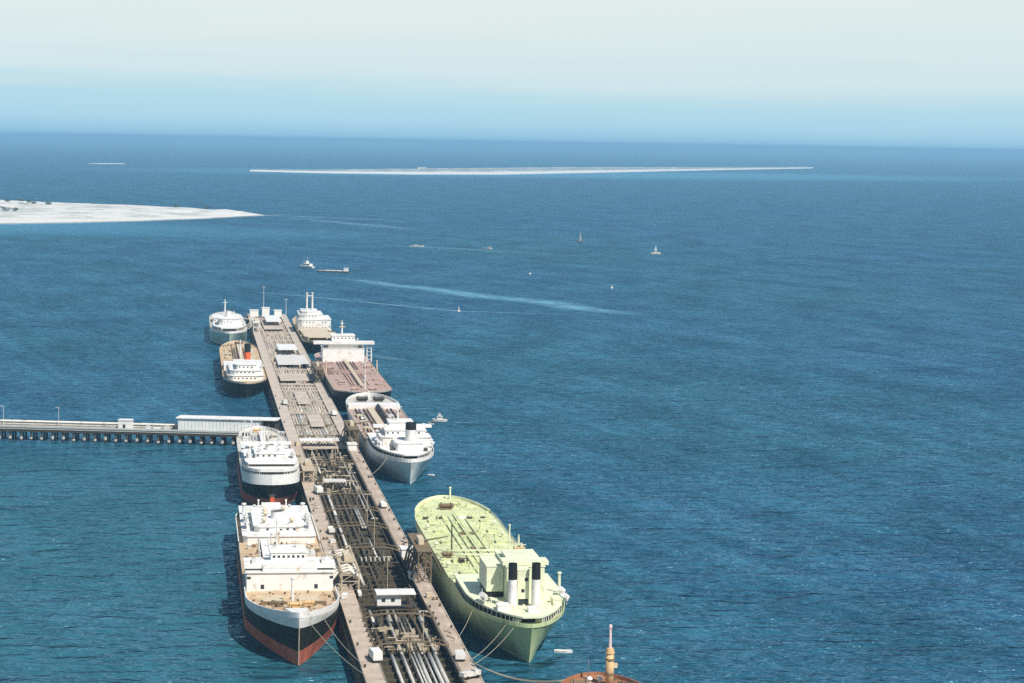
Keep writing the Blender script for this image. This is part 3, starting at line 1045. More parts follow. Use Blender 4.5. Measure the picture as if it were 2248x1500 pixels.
def tpos(x, y, z=0):
    return T0 + tdir * x + Vector((-tdir.y, tdir.x, 0)) * y + Vector((0, 0, z))


# long white shed at the pier end of the trestle
SH = empty('trestle_shed', 'long white sheet metal shed standing on the pier end of the trestle', 'shed', tpos(0, 0, 6.8), TR)
mb = MB()
x = 12.0
while x < 53.2:
    mb.box(x + .02, x + 1.78, -4.6, 4.4, 0, 6.4)
    mb.box(x - .06, x + .06, 4.2, 4.62, 0, 6.38)
    x += 1.8
mb.build('wall', SHEDWALL, SH)
MB().box(3.2, 54.4, -5.6, 5.2, 6.42, 6.9).build('roof', WHITE, SH)
for xx in (4.2, 7.4, 10.8):
    for yy in (-4.4, 4.2):
        MB().box(xx - .2, xx + .2, yy - .2, yy + .2, 0, 6.4).build('post', DARKSTEEL, SH)
MB().box(4.0, 11.8, -4.3, -4.0, .02, 6.3).build('back_wall', TIMBER, SH)
# kiosk
KI = empty('trestle_kiosk', 'small white kiosk with a dark doorway standing on the trestle', 'kiosk', tpos(80.5, 2.2, 6.8), TR)
MB().box(-3.3, 3.3, -2.2, 2.2, 0, 4.6).build('wall', WHITE, KI)
MB().box(-3.6, 3.6, -2.5, 2.5, 4.6, 4.95).build('roof', WHITE, KI)
MB().box(-.3, 1.0, 2.15, 2.27, .1, 2.6).build('door', DARKGLASS, KI)
for xx, lab in ((116, 'thin lamp post on the trestle, the one nearer the kiosk'), (144.5, 'thin lamp post on the trestle close to the left edge of the picture')):
    t = empty('lamp_post', lab, 'lamp post', tpos(xx, -2.0, 6.8), TR, 'thin lamp posts on the pier and trestle')
    MB().tube([(0, 0, 0), (0, 0, 9.5)], [.13, .09], 6).build('pole', OFFWHITE, t)
    MB().box(-.2, 1.6, -.15, .15, 9.5, 9.7).build('lamp_arm', OFFWHITE, t)
for xx, yy, w, d, h, m, lab in ((59.5, 1.5, 2.6, 2.0, 1.8, OFFWHITE, 'pale square tank beside the end wall of the long trestle shed'),
                             (64.5, 2.5, 3.6, 2.0, 1.2, SHEDWALL, 'low pale box on the trestle between shed and kiosk'),
                             (68.8, 3.6, 1.8, 2.0, 2.0, WHITE, 'white upright box on the trestle left of the long shed')):
    t = empty('trestle_box', lab, 'box', tpos(xx, yy, 6.8), TR + random.uniform(-.2, .2), 'boxes beside the trestle shed')
    MB().box(-w / 2, w / 2, -d / 2, d / 2, 0, h).build('body', m, t)
    MB().box(-w / 2 - .08, w / 2 + .08, -d / 2 - .08, d / 2 + .08, h, h + .15).build('lid', m, t)

# ------------------------------------------------------------------ ships
def lerp(a, b, t): return a + (b - a) * t


class Ship:
    """built from pier coordinates: u0 = end nearest the camera, u1 = far end, vc = centre line, B = beam"""

    def __init__(self, name, label, cat, u0, u1, vc, B, F, near, group, lens=(.16, .22), sw=(.30, .32), over=(7, 7), exps=None, sheer=(0.6, 2.0)):
        self.s = 1 if near == 'stern' else -1
        self.L = u1 - u0
        self.uc, self.vc, self.B, self.F = (u0 + u1) / 2, vc, B, F
        self.lens, self.sw, self.over, self.sheer = lens, sw, over, sheer
        # exponents (p, q) for stern deck, stern water, bow deck, bow water
        self.ex = exps or ((2, .5), (1.6, 1.0), (2, .6), (1.5, 1.0))
        self.root = empty(name, label, cat, P(self.uc, vc, 0), PA if self.s > 0 else PA + math.pi, group)

    def lx(self, v): return self.s * (v - self.vc)
    def ly(self, u): return self.s * (u - self.uc)

    def zdeck(self, y):
        k = y / (self.L / 2)
        z = self.F
        if k > .4: z += self.sheer[1] * ((k - .4) / .6) ** 2
        if k < -.5: z += self.sheer[0] * ((-k - .5) / .5) ** 2
        return z

    def ends(self, s):
        s = max(0, s)
        return -self.L / 2 + self.over[0] * (1 - s), self.L / 2 - self.over[1] * (1 - s)

    def half(self, y, s):
        s = max(0, min(1, s))
        ye, yb = self.ends(s)
        ls, lb = self.L * lerp(self.sw[0], self.lens[0], s), self.L * lerp(self.sw[1], self.lens[1], s)
        t = max(0, min(1, (y - ye) / ls))
        p, q = lerp(self.ex[1][0], self.ex[0][0], s), lerp(self.ex[1][1], self.ex[0][1], s)
        a = max(0.0, 1 - (1 - t) ** p) ** q
        t = max(0, min(1, (yb - y) / lb))
        p, q = lerp(self.ex[3][0], self.ex[2][0], s), lerp(self.ex[3][1], self.ex[2][1], s)
        b = max(0.0, 1 - (1 - t) ** p) ** q
        return self.B / 2 * min(a, b)

    def stations(self, n=56):
        out = []
        for k in range(n + 1):
            t = k / n
            out.append(0.5 - 0.5 * math.cos(math.pi * t) if True else t)
        return [lerp(t, k / n, .25) for k, t in enumerate(out)]

    def skin(self, name, m, z0, z1, rows, push=0.0, y0=None, y1=None):
        """hull side between two levels; levels are 'b' (below water), a number of metres above water, or 'd' (deck edge) plus offset"""
        mb = MB()
        st = self.stations()
        nr = rows

        def lev(y, z):
            if callable(z): return z(y)
            if isinstance(z, tuple): return self.zdeck(y) + z[1]
            return z
        for side in (1, -1):
            base = len(mb.v)
            for r in range(nr + 1):
                for t in st:
                    # solve: s from height with deck height at that station
                    y = lerp(-self.L / 2, self.L / 2, t)
                    zt = lerp(lev(y, z0), lev(y, z1), r / nr)
                    s = max(0, min(1, zt / self.zdeck(y)))
                    ye, yb = self.ends(s)
                    yy = lerp(ye, yb, t)
                    if y0 is not None: yy = max(yy, y0)
                    if y1 is not None: yy = min(yy, y1)
                    h = self.half(yy, s)
                    if push and h > 0: h += push
                    mb.v.append((side * h, yy, zt))
            n = len(st)
            for r in range(nr):
                for k in range(n - 1):
                    a = base + r * n + k
                    q = (a, a + 1, a + n + 1, a + n)
                    mb.f.append(q if side > 0 else q[::-1])
        return mb.build(name, m, self.root, smooth=True)

    def outline(self, y0, y1, inset=0.0, s=1.0, n=24):
        """closed polygon of the deck outline between y0 and y1"""
        ye, yb = self.ends(s)
        y0, y1 = max(y0, ye + inset + .02), min(y1, yb - inset - .02)
        ys = []
        for k in range(n + 1):
            t = k / n
            ys.append(lerp(y0, y1, lerp(t, .5 - .5 * math.cos(math.pi * t), .8)))
        right = [(max(.05, self.half(y, s) - inset), y) for y in ys]
        left = [(-x, y) for x, y in right[::-1]]
        return right + left

    def yr(self, u0, u1):
        a, b = self.ly(u0), self.ly(u1)
        return (min(a, b), max(a, b))

    def deck(self, name, m, u0, u1, dz=-0.05, inset=.12, thick=.5):
        y0, y1 = self.yr(u0, u1)
        ye, yb = self.ends(1)
        y0, y1 = max(y0, ye + inset + .02), min(y1, yb - inset - .02)
        mb = MB()
        n = 30
        for k in range(n + 1):
            t = k / n
            y = lerp(y0, y1, lerp(t, .5 - .5 * math.cos(math.pi * t), .8))
            h = max(.05, self.half(y, 1) - inset)
            z = self.zdeck(y) + dz
            mb.v += [(-h, y, z), (0, y, z + .25), (h, y, z)]
        for k in range(n):
            i = 3 * k
            mb.f += [(i, i + 1, i + 4, i + 3), (i + 1, i + 2, i + 5, i + 4)]
        return mb.build(name, m, self.root)

    def bulwark(self, name, m, u0, u1, h=1.2, th=.3, z0=0.0, mi=None):
        y0, y1 = self.yr(u0, u1)
        ye, yb = self.ends(1)
        y0, y1 = max(y0, ye), min(y1, yb)
        mb = MB()
        n = 40
        for side in (1, -1):
            base = len(mb.v)
            for k in range(n + 1):
                t = k / n
                y = lerp(y0, y1, lerp(t, .5 - .5 * math.cos(math.pi * t), .85))
                hh = self.half(y, 1) + .02
                hi = max(0, hh - th)
                yi = max(ye + th * 1.2, min(yb - th * 1.2, y))
                z = self.zdeck(y) + z0
                mb.v += [(side * hh, y, z), (side * hh, y, z + h), (side * hi, yi, z + h), (side * hi, yi, z)]
            for k in range(n):
                i = base + 4 * k
                for a, b in ((0, 1), (1, 2), (2, 3)):
                    q = (i + a, i + 4 + a, i + 4 + b, i + b)
                    mb.f.append(q if side > 0 else q[::-1])
        return mb.build(name, m, self.root)

    def plate(self, name, m, u0, u1, z0, z1, inset=.3, parent=None):
        y0, y1 = self.yr(u0, u1)
        return MB().prism(self.outline(y0, y1, inset), z0, z1).build(name, m, parent or self.root)

    def stanchions(self, name, m, u0, u1, z0, z1, inset=.7, n=22, r=.12):
        y0, y1 = self.yr(u0, u1)
        mb = MB()
        for x, y in self.outline(y0, y1, inset, n=n):
            mb.box(x - r, x + r, y - r, y + r, z0, z1)
        o = mb.build(name, m, self.root)
        o['kind'] = 'stuff'
        return o

    def conv(self, u0, u1, v0, v1):
        a, b = self.lx(v0), self.lx(v1)
        c, d = self.ly(u0), self.ly(u1)
        return min(a, b), max(a, b), min(c, d), max(c, d)

    def box(self, name, m, u0, u1, v0, v1, z0, z1, parent=None):
        return MB().box(*self.conv(u0, u1, v0, v1), z0, z1).build(name, m, parent or self.root)

    def house(self, name, m, u0, u1, v0, v1, z0, z1, wins=None, lip=.35, roof_m=None, chamfer=0.0, tiers=None, win_w=.9, win_h=.75, gap=2.4):
        x0, x1, y0, y1 = self.conv(u0, u1, v0, v1)
        near = y0 if self.s > 0 else y1
        far = y1 if self.s > 0 else y0
        sg = 1 if far > near else -1
        poly = [(x0, near + sg * chamfer), (x0 + chamfer, near), (x1 - chamfer, near), (x1, near + sg * chamfer), (x1, far), (x0, far)] if chamfer else [(x0, near), (x1, near), (x1, far), (x0, far)]
        o = MB().prism(poly, z0, z1).build(name, m, self.root)
        cx, cy = (x0 + x1) / 2, (y0 + y1) / 2
        k1, k2 = 1 + 2 * lip / (x1 - x0), 1 + 2 * lip / (y1 - y0)
        pr = [(cx + (x - cx) * k1, cy + (y - cy) * k2) for x, y in poly]
        MB().prism(pr, z1, z1 + .28).build('roof', roof_m or m, o)
        if wins is None: wins = max(1, int((z1 - z0) / 2.9))
        if wins:
            mb = MB()
            for r in range(wins):
                zz = z0 + (z1 - z0) * (r + .55) / wins
                x = x0 + chamfer + 1.0
                while x < x1 - chamfer - .9:
                    if random.random() < .85:
                        ya, yb2 = sorted((near - sg * .05, near + sg * .03))
                        mb.box(x - win_w / 2, x + win_w / 2, ya, yb2, zz - win_h / 2, zz + win_h / 2)
                    x += gap
                y = y0 + chamfer + 1.2
                while y < y1 - 1.0:
                    if random.random() < .8:
                        for xs in (x0, x1):
                            mb.box(xs - .04, xs + .04, y - win_w / 2, y + win_w / 2, zz - win_h / 2, zz + win_h / 2)
                    y += gap
            if mb.f:
                w = mb.build('windows', DARKGLASS, o)
                w['kind'] = 'stuff'
        return o

    def funnel(self, m, u, v, z0, z1, rx=2.2, ry=3.2, cap=.25, capm=None, band=None, rake=0.0):
        capm = capm or BLACK
        x, y = self.lx(v), self.ly(u)
        n = 16
        back = -1 if True else 1

        def ring(mb, z, k=1.0):
            f = (z - z0) / (z1 - z0)
            for q in range(n):
                a = 2 * math.pi * q / n
                mb.v.append((x + rx * k * math.cos(a) * (1 - .06 * f), y - rake * f + ry * k * math.sin(a) * (1 - .06 * f), z))

        def stack(zs, k=1.0, top=False):
            mb = MB()
            for z in zs: ring(mb, z, k)
            for r in range(len(zs) - 1):
                for q in range(n):
                    a, b = r * n + q, r * n + (q + 1) % n
                    mb.f.append((a, b, b + n, a + n))
            if top: mb.f.append(tuple(range((len(zs) - 1) * n, len(zs) * n)))
            return mb
        zc = z1 - (z1 - z0) * cap
        f = stack([z0, zc]).build('funnel', m, self.root, smooth=True)
        stack([zc, z1], 1.015, False).build('funnel_top', capm, f, smooth=True)
        stack([z1 - .5, z1 - .45], 1.0, True).build('funnel_mouth', BLACK, f)
        if band:
            stack([lerp(z0, zc, band[1]), lerp(z0, zc, band[2])], 1.03).build('funnel_band', band[0], f, smooth=True)
        return f

    def mast(self, u, v, z0, h, r=.35, m=None, arms=((.7, 3.0),), rake=0.0, legs=0.0):
        m = m or OFFWHITE
        x, y = self.lx(v), self.ly(u)
        mb = MB()
        if legs:
            for d in (-legs, legs):
                mb.tube([(x + d, y, z0), (x + d * .35, y - rake, z0 + h)], [r * .8, r * .6], 6)
            mb.tube([(x, y - rake, z0 + h * .95), (x, y - rake * 1.2, z0 + h * 1.25)], [r * .6, r * .3], 6)
        else:
            mb.tube([(x, y, z0), (x, y - rake, z0 + h)], [r, r * .45], 7)
        o = mb.build('mast', m, self.root)
        for f, w in arms:
            MB().box(x - w, x + w, y - rake * f - .15, y - rake * f + .15, z0 + h * f - .12, z0 + h * f + .14).build('crosstree', m, o)
        return o

    def post(self, name, m, u, v, z0, h, r=.3, cap=True):
        x, y = self.lx(v), self.ly(u)
        mb = MB().tube([(x, y, z0), (x, y, z0 + h)], [r, r * .8], 8)
        if cap: mb.cyl(x, y, z0 + h, z0 + h + .5, r * 1.4, r * 1.2, 8)
        return mb.build(name, m, self.root)

    def ventilator(self, m, u, v, z0, h=1.6, r=.45):
        x, y = self.lx(v), self.ly(u)
        mb = MB().tube([(x, y, z0), (x, y, z0 + h)], r, 8)
        mb.tube([(x, y, z0 + h), (x, y, z0 + h + r * .6), (x, y, z0 + h + r * 1.5), (x, y, z0 + h + r * 2.2)], [r * 1.9, r * 2.0, r * 1.5, r * .4], 10)
        return mb.build('ventilator', m, self.root, smooth=True)

    def lifeboat(self, m, u, v, z, L=7.5, W=2.4):
        x, y = self.lx(v), self.ly(u)
        mb = MB()
        n = 8
        for k in range(n + 1):
            t = -1 + 2 * k / n
            w = W / 2 * max(.06, (1 - t * t)) ** .6
            mb.v += [(x - w, y + t * L / 2, z + 1.0 + .25 * t * t), (x - w * .6, y + t * L / 2, z + .25), (x, y + t * L / 2, z + .05 + .2 * t * t), (x + w * .6, y + t * L / 2, z + .25), (x + w, y + t * L / 2, z + 1.0 + .25 * t * t), (x, y + t * L / 2, z + 1.5)]
        for k in range(n):
            for q in range(6):
                a, b = 6 * k + q, 6 * k + (q + 1) % 6
                mb.f.append((a, b, b + 6, a + 6))
        mb.f.append((0, 1, 2, 3, 4, 5))
        mb.f.append(tuple(6 * n + q for q in (5, 4, 3, 2, 1, 0)))
        o = mb.build('lifeboat', m, self.root, smooth=False)
        dv = MB()
        for dy in (-L * .33, L * .33):
            dv.box(x - .12, x + .12, y + dy - .12, y + dy + .12, z - 1.0, z + .25)
            dv.tube([(x + .0, y + dy, z + 2.6), (x, y + dy, z + 1.2)], .08, 4)
        dv.build('davit', m, o)
        return o

    def hatch(self, m, u0, u1, v0, v1, z, h=.9):
        x0, x1, y0, y1 = self.conv(u0, u1, v0, v1)
        o = MB().box(x0, x1, y0, y1, z, z + h).build('hatch', m, self.root)
        MB().box(x0 - .12, x1 + .12, y0 - .12, y1 + .12, z + h, z + h + .15).build('hatch_cover', m, o)
        return o

    def winch(self, m, u, v, z, s=1.0):
        x, y = self.lx(v), self.ly(u)
        mb = MB().box(x - 1.3 * s, x + 1.3 * s, y - .9 * s, y + .9 * s, z - .1, z + .35 * s)
        mb.tube([(x - 1.8 * s, y, z + .9 * s), (x + 1.8 * s, y, z + .9 * s)], .55 * s, 8)
        for d in (-1, 1): mb.tube([(x + d * 1.2 * s - .15, y, z + .9 * s), (x + d * 1.2 * s + .15, y, z + .9 * s)], .85 * s, 8)
        return mb.build('winch', m, self.root)

    def dpipe(self, m, u0, u1, v, z, r=.3, v1=None):
        a, b = self.ly(u0), self.ly(u1)
        return MB().tube([(self.lx(v), a, z), (self.lx(v if v1 is None else v1), b, z)], r, 6).build('deck_pipe', m, self.root, smooth=True)

    def catwalk(self, m, u0, u1, v, z, w=1.6, top=2.2):
        x0, x1, y0, y1 = self.conv(u0, u1, v - w / 2, v + w / 2)
        mb = MB().box(x0, x1, y0, y1, z + top, z + top + .18)
        y = y0 + 1
        while y < y1:
            for x in (x0 + .1, x1 - .1): mb.box(x - .08, x + .08, y - .08, y + .08, z - .1, z + top)
            y += 9
        for x in (x0, x1): mb.box(x - .04, x + .04, y0, y1, z + top + 1.0, z + top + 1.1)
        return mb.build('catwalk', m, self.root)

    def fittings(self, m, u0, u1, v0, v1, z, n, smax=.6, hmax=1.2):
        """small deck gear too many to count: valves, vents, tank lids"""
        mb = MB()
        for k in range(n):
            v, u = random.uniform(v0, v1), random.uniform(u0, u1)
            x, y = self.lx(v), self.ly(u)
            if abs(x) > self.half(y, 1) - 1.2: continue
            s, zz = random.uniform(.2, smax), self.zdeck(y)
            h = random.uniform(.3, hmax)
            zz = zz if z is None else z
            if random.random() < .5: mb.box(x - s, x + s, y - s, y + s, zz, zz + h)
            else: mb.cyl(x, y, zz, zz + h, s * .8, s * .8, 8)
        o = mb.build('deck_fittings', m, self.root)
        o['kind'] = 'stuff'
        return o

    def rails(self, m, u0, u1, z, inset=.25, step=3.2):
        y0, y1 = self.yr(u0, u1)
        mb = MB()
        out = self.outline(y0, y1, inset, n=30)
        n = len(out) // 2
        for part in (out[:n], out[n:]):
            for (xa, ya), (xb, yb) in zip(part, part[1:]):
                za, zb = self.zdeck(ya) + z, self.zdeck(yb) + z
                for dz in (.55, 1.05):
                    mb.tube([(xa, ya, za + dz), (xb, yb, zb + dz)], .05, 3, False)
                mb.box(xa - .05, xa + .05, ya - .05, ya + .05, za, za + 1.05)
        o = mb.build('railing', m, self.root)
        return o


# ---------- A: white bowed ship at the near left, bow towards the camera
A = Ship('cargo_ship', 'black hulled ship with red boot, its white bow pointing at the camera, bottom left', 'ship', 38, 265, -31.9, 29, 10.2, 'bow', 'ships moored along the pier',
         lens=(.12, .20), sw=(.26, .25), over=(6, 3), exps=((2, .5), (1.6, .9), (1.6, .74), (1.35, .95)), sheer=(.4, 4.6))
A.skin('boot_topping', REDBOOT, -1.5, 4.5, 5)
WB = lambda y: A.F - .5 + .42 * (A.zdeck(y) - A.F)
A.skin('hull', BLACKHULL, 4.5, WB, 8)
A.skin('sheer_strake', WHITE, WB, ('d', 0.06), 4, .03)
A.deck('deck', TANDECK, 30, 270)
A.bulwark('bulwark', WHITE, 30, 100, 1.7, .35)
A.bulwark('bulwark', WHITE, 186, 270, 1.1, .3)
zd = lambda u: A.zdeck(A.ly(u))
MB().prism([(-3.6, A.ly(54)), (3.6, A.ly(54)), (2.2, A.ly(42)), (1.0, A.ly(39.2)), (-1.0, A.ly(39.2)), (-2.2, A.ly(42))], lambda x, y: A.zdeck(y) + .1, lambda x, y: A.zdeck(y) + 1.6).build('prow_plating', WHITE, A.root)
MB().tube([(0, A.ly(38) + .02, 12.0), (0, A.ly(39.5) + .02, 6.0), (0, A.ly(40.8) + .05, 0.4)], .16, 6).build('stem_bar', CREAM, A.root)
for s_ in (-1, 1):
    hx = A.half(A.ly(62), .75)
    MB().box(s_ * hx - .5, s_ * hx + .5, A.ly(62) - .6, A.ly(62) + .6, 8.4, 10.2).build('anchor', BLACK, A.root)
A.winch(BUFF, 66, -31.9, zd(66) + .4, 1.25)
A.winch(BUFF, 71, -27.5, zd(71) + .4, 1.0)
A.winch(RUSTSTEEL, 71, -36.5, zd(71) + .4, 1.0)
A.hatch(CREAM, 78, 84, -41, -35, zd(81))
A.hatch(CREAM, 78, 84, -30, -24, zd(81))
A.box('breakwater', CREAM, 89, 89.4, -44.5, -19.3, zd(89) - .1, zd(89) + 1.0)
A.box('breakwater', RUSTSTEEL, 75, 75.4, -42, -21.8, zd(75) - .1, zd(75) + 1.0)
A.post('derrick_post', WHITE, 75.8, -32.2, zd(75), 8, .5)
A.fittings(RUSTSTEEL, 58, 98, -44, -19, None, 40)
hb = A.house('bridge_house', WHITE, 101, 126, -45.6, -18.2, 10.1, 16.2, wins=0, lip=.5)
mb = MB()
for v in (-40.6, -23.6): mb.box(A.lx(v) - .55, A.lx(v) + .55, A.ly(101) - .02, A.ly(101) + .07, 11.0, 12.4)
for v in (-45.0, -18.8): mb.box(A.lx(v) - .7, A.lx(v) + .5, A.ly(101) - .02, A.ly(101) + .07, 14.2, 15.0)
mb.build('door', DARKGLASS, hb)
A.box('bridge_wing', WHITE, 103, 111, -46.4, -17.4, 17.2, 18.5)
A.house('wing_shelter', WHITE, 101.6, 118, -40.5, -23.2, 16.5, 17.15, wins=0, lip=.02)
A.box('bridge_front', WHITE, 101.5, 102.9, -40.5, -23.2, 17.45, 18.5)
wh = A.house('wheelhouse', WHITE, 111.1, 124, -37.6, -26.4, 16.5, 20.8, wins=0, lip=.4)
mb = MB()
for q in range(7):
    xx = A.lx(-36.6 + q * 1.55)
    mb.box(xx - .42, xx + .42, A.ly(111.1) - .03, A.ly(111.1) + .06, 19.1, 19.9)
mb.build('windows', DARKGLASS, wh)
A.mast(121, -35.4, 21.1, 9.5, .4, OFFWHITE, ((.62, 1.8), (.85, 1.2)))
A.post('ventilator_post', OFFWHITE, 119, -29, 21.1, 1.6, .5)
A.catwalk(WHITE, 126.5, 186, -37.4, 10.3, 2.8, 1.6)
for v in (-33.6, -31.2, -29.4): A.dpipe(PIPEWHITE if v > -31 else PIPERUST, 127, 185, v, 10.9, .35)
A.hatch(CREAM, 140, 150, -44.5, -39.5, 10.2, .8)
A.hatch(CREAM, 140, 150, -25.5, -20.5, 10.2, .8)
A.hatch(OFFWHITE, 160, 170, -26, -20.5, 10.2, .8)
A.winch(DARKSTEEL, 152, -27.5, 10.5, 1.3)
A.winch(RUSTSTEEL, 162, -31, 10.5, 1.1)
A.winch(DARKSTEEL, 140, -34, 10.5, 1.0)
A.post('derrick_post', CREAM, 148, -33.8, 10.3, 10.5, .5)
A.fittings(RUSTSTEEL, 128, 184, -45, -19, None, 70, .7, 1.5)
A.house('after_house', WHITE, 187, 254, -44.6, -19.2, 10.1, 12.7, wins=0, lip=.4, chamfer=1.5)
A.house('after_house', WHITE, 194, 236, -40.5, -23.3, 12.98, 15.0, wins=1, lip=.5, chamfer=2)
A.house('engine_casing', WHITE, 240, 250, -36, -29.6, 12.98, 14.6, wins=0)
A.funnel(WHITE, 212, -31.8, 15.28, 18.0, 2.4, 3.6, .12, OFFWHITE)
for v in (-43.4, -21.4): A.post('king_post', WHITE, 234, v, 12.98, 3.8, .7)
for v in (-39.4, -26.2): A.post('ventilator_post', OFFWHITE, 240, v, 12.98, 2.2, .45)
for u, v in ((204, -43.2), (218, -43.2), (204, -20.8), (218, -20.8)): A.lifeboat(OFFWHITE, u, v, 14.0)
for u, v in ((200, -37), (200, -27), (215, -36), (226, -29), (222, -36)): A.ventilator(CREAM, u, v, 15.28, 1.0, .5)
A.fittings(OFFWHITE, 195, 252, -42, -22, 12.9, 40, .7, 1.3)

# ---------- B: left second ship, stern towards the camera, orange rudder
Bs = Ship('tanker', 'dark hulled tanker with orange rudder, red boot and white topped stern', 'ship', 322, 498, -29.6, 24, 10.2, 'stern', 'ships moored along the pier',
          lens=(.10, .2), sw=(.2, .3), over=(4, 6), exps=((2.4, .5), (1.6, .8), (2, .6), (1.4, 1.0)), sheer=(.3, 1.5))
Bs.skin('boot_topping', REDBOOT, -1.5, 4.4, 4)
Bs.skin('hull', BLACKHULL, 4.4, ('d', .05), 7)
Bs.skin('poop', WHITE, ('d', .05), ('d', 4.4), 2, .02, None, Bs.ly(374))
Bs.skin('sheer_strake', WHITE, ('d', .05), ('d', .5), 1, .02, Bs.ly(374.5), None)
Bs.deck('deck', GREYDECK, 374, 502)
Bs.bulwark('bulwark', WHITE, 478, 502, 1.4, .25)
MB().prism([(-.8, Bs.ly(321.5)), (.8, Bs.ly(321.5)), (1.0, Bs.ly(326.0)), (-1.0, Bs.ly(326.0))], -3, 5.4).build('rudder', ORANGE, Bs.root)
MB().box(-1.2, 1.2, Bs.ly(322.2), Bs.ly(327.0), 5.42, 6.6).build('rudder_head', DARKSTEEL, Bs.root)
for x in (-8, -3.4, 1.6, 7.4):
    MB().box(x - .9, x + .9, Bs.ly(330), Bs.ly(330) + 2, 10.0, 11.2).build('mooring_recess', DARKSTEEL, Bs.root)
Bs.plate('poop_deck', WHITE, 323, 374, 14.2, 14.5, .2)
Bs.house('poop_house', WHITE, 331, 372, -38.6, -20.6, 14.5, 15.5, wins=0, lip=.02)
Bs.stanchions('stanchion', OFFWHITE, 324, 370, 14.5, 15.78, .8, 18)
Bs.plate('boat_deck', WHITE, 323.5, 374, 15.8, 17.0, .35)
Bs.house('poop_house', WHITE, 338, 372, -37.5, -21.7, 17.0, 17.8, wins=0, lip=.02)
Bs.stanchions('stanchion', OFFWHITE, 331, 370, 17.0, 18.08, 1.2, 16)
Bs.plate('bridge_deck', WHITE, 330.5, 374, 18.1, 18.7, 1.0)
Bs.house('bridge_house', WHITE, 344, 370, -36, -23.5, 18.7, 20.6, wins=1, lip=.4)
Bs.funnel(WHITE, 356, -29.6, 20.9, 23, 2.0, 3.0, .2, OFFWHITE)
for u, v in ((346, -39.0), (346, -20.2)): Bs.lifeboat(OFFWHITE, u, v, 19.4)
Bs.house('midship_house', WHITE, 404, 424, -40, -19.5, 10.3, 13.0, wins=1, lip=.4)
Bs.house('midship_house', WHITE, 407, 420, -37, -22.5, 13.3, 15.4, wins=1, lip=.5)
Bs.box('bridge_wing', WHITE, 409, 414, -41.2, -18.0, 15.72, 16.6)
Bs.mast(418, -30, 15.7, 7, .35, WHITE)
Bs.catwalk(WHITE, 375, 404, -29.6, 10.4, 2)
Bs.catwalk(WHITE, 425, 480, -29.6, 10.4, 2)
for v in (-34, -32.5, -27): Bs.dpipe(PIPEWHITE, 376, 478, v, 10.9, .35)
for u in (384, 396, 436, 452, 466):
    Bs.hatch(OFFWHITE, u, u + 6, -38.5, -34.6, 10.3)
    Bs.hatch(OFFWHITE, u, u + 6, -25, -21.4, 10.3)
Bs.winch(DARKSTEEL, 476, -36.5, 10.8, 1.2)
Bs.winch(BUFF, 486, -31, 11.6, 1.2)
Bs.winch(RUSTSTEEL, 468, -24, 10.6, 1.0)
Bs.mast(470, -37.5, 10.4, 9, .35, WHITE)
Bs.fittings(OFFWHITE, 376, 490, -40, -20, None, 90, .7, 1.6)
Bs.post('derrick_post', OFFWHITE, 430, -36, 10.3, 8, .35)
Bs.post('derrick_post', OFFWHITE, 430, -23, 10.3, 8, .35)

# ---------- C: left third, olive hull, black and orange funnel
Cs = Ship('tanker', 'small olive tanker with a black and orange funnel above its white house', 'ship', 725, 985, -30.4, 26.4, 9.0, 'stern', 'ships moored along the pier',
          lens=(.16, .2), sw=(.22, .3), over=(7, 6), exps=((2, .55), (1.6, .9), (2, .55), (1.4, 1.0)), sheer=(.4, 2))
Cs.skin('boot_topping', OLIVEHULL, -1.5, 1.5, 2)
Cs.skin('hull', OLIVEHULL, 1.5, ('d', -.3), 7)
Cs.skin('sheer_strake', CREAM, ('d', -.3), ('d', .9), 1, .03)
Cs.deck('deck', TANDECK, 720, 990)
Cs.house('poop_house', WHITE, 740, 800, -41, -20, 9.0, 12.4, wins=1, lip=.5, chamfer=3)
Cs.house('poop_house', WHITE, 742, 796, -39.6, -21.2, 12.7, 15.3, wins=1, lip=.5, chamfer=3)
Cs.house('bridge_house', WHITE, 745, 776, -36, -24, 15.6, 18.4, wins=1, lip=.4, chamfer=1)
Cs.funnel(ORANGE, 786, -28.4, 15.6, 27.5, 2.0, 3.0, .42)
Cs.box('bridge_wing', WHITE, 806, 836, -42.4, -36.5, 9.1, 12.0)
Cs.box('bridge_wing', WHITE, 806, 836, -25.5, -18.4, 9.1, 12.8)
Cs.house('midship_house', WHITE, 806, 830, -36, -26, 9.1, 13.4, wins=1)
for u, v in ((756, -40.6), (756, -20.2)): Cs.lifeboat(OFFWHITE, u, v, 16.2)
Cs.mast(862, -31.0, 9.2, 14, .7, WHITE, ((.75, 2.4),))
Cs.post('derrick_post', OFFWHITE, 866, -24, 9.2, 7, .5)
Cs.catwalk(CREAM, 838, 960, -30.4, 9.2, 2.2)
for v in (-35, -33.5, -27.5, -26): Cs.dpipe(PIPERUST, 840, 955, v, 9.6, .4)
for u in (880, 905, 930):
    Cs.hatch(CREAM, u, u + 8, -40, -36, 9.1)
    Cs.hatch(CREAM, u, u + 8, -24.5, -20.5, 9.1)
Cs.winch(RUSTSTEEL, 965, -30, 10.6, 1.6)
Cs.fittings(RUSTSTEEL, 842, 970, -41, -20, None, 60, .9, 1.6)

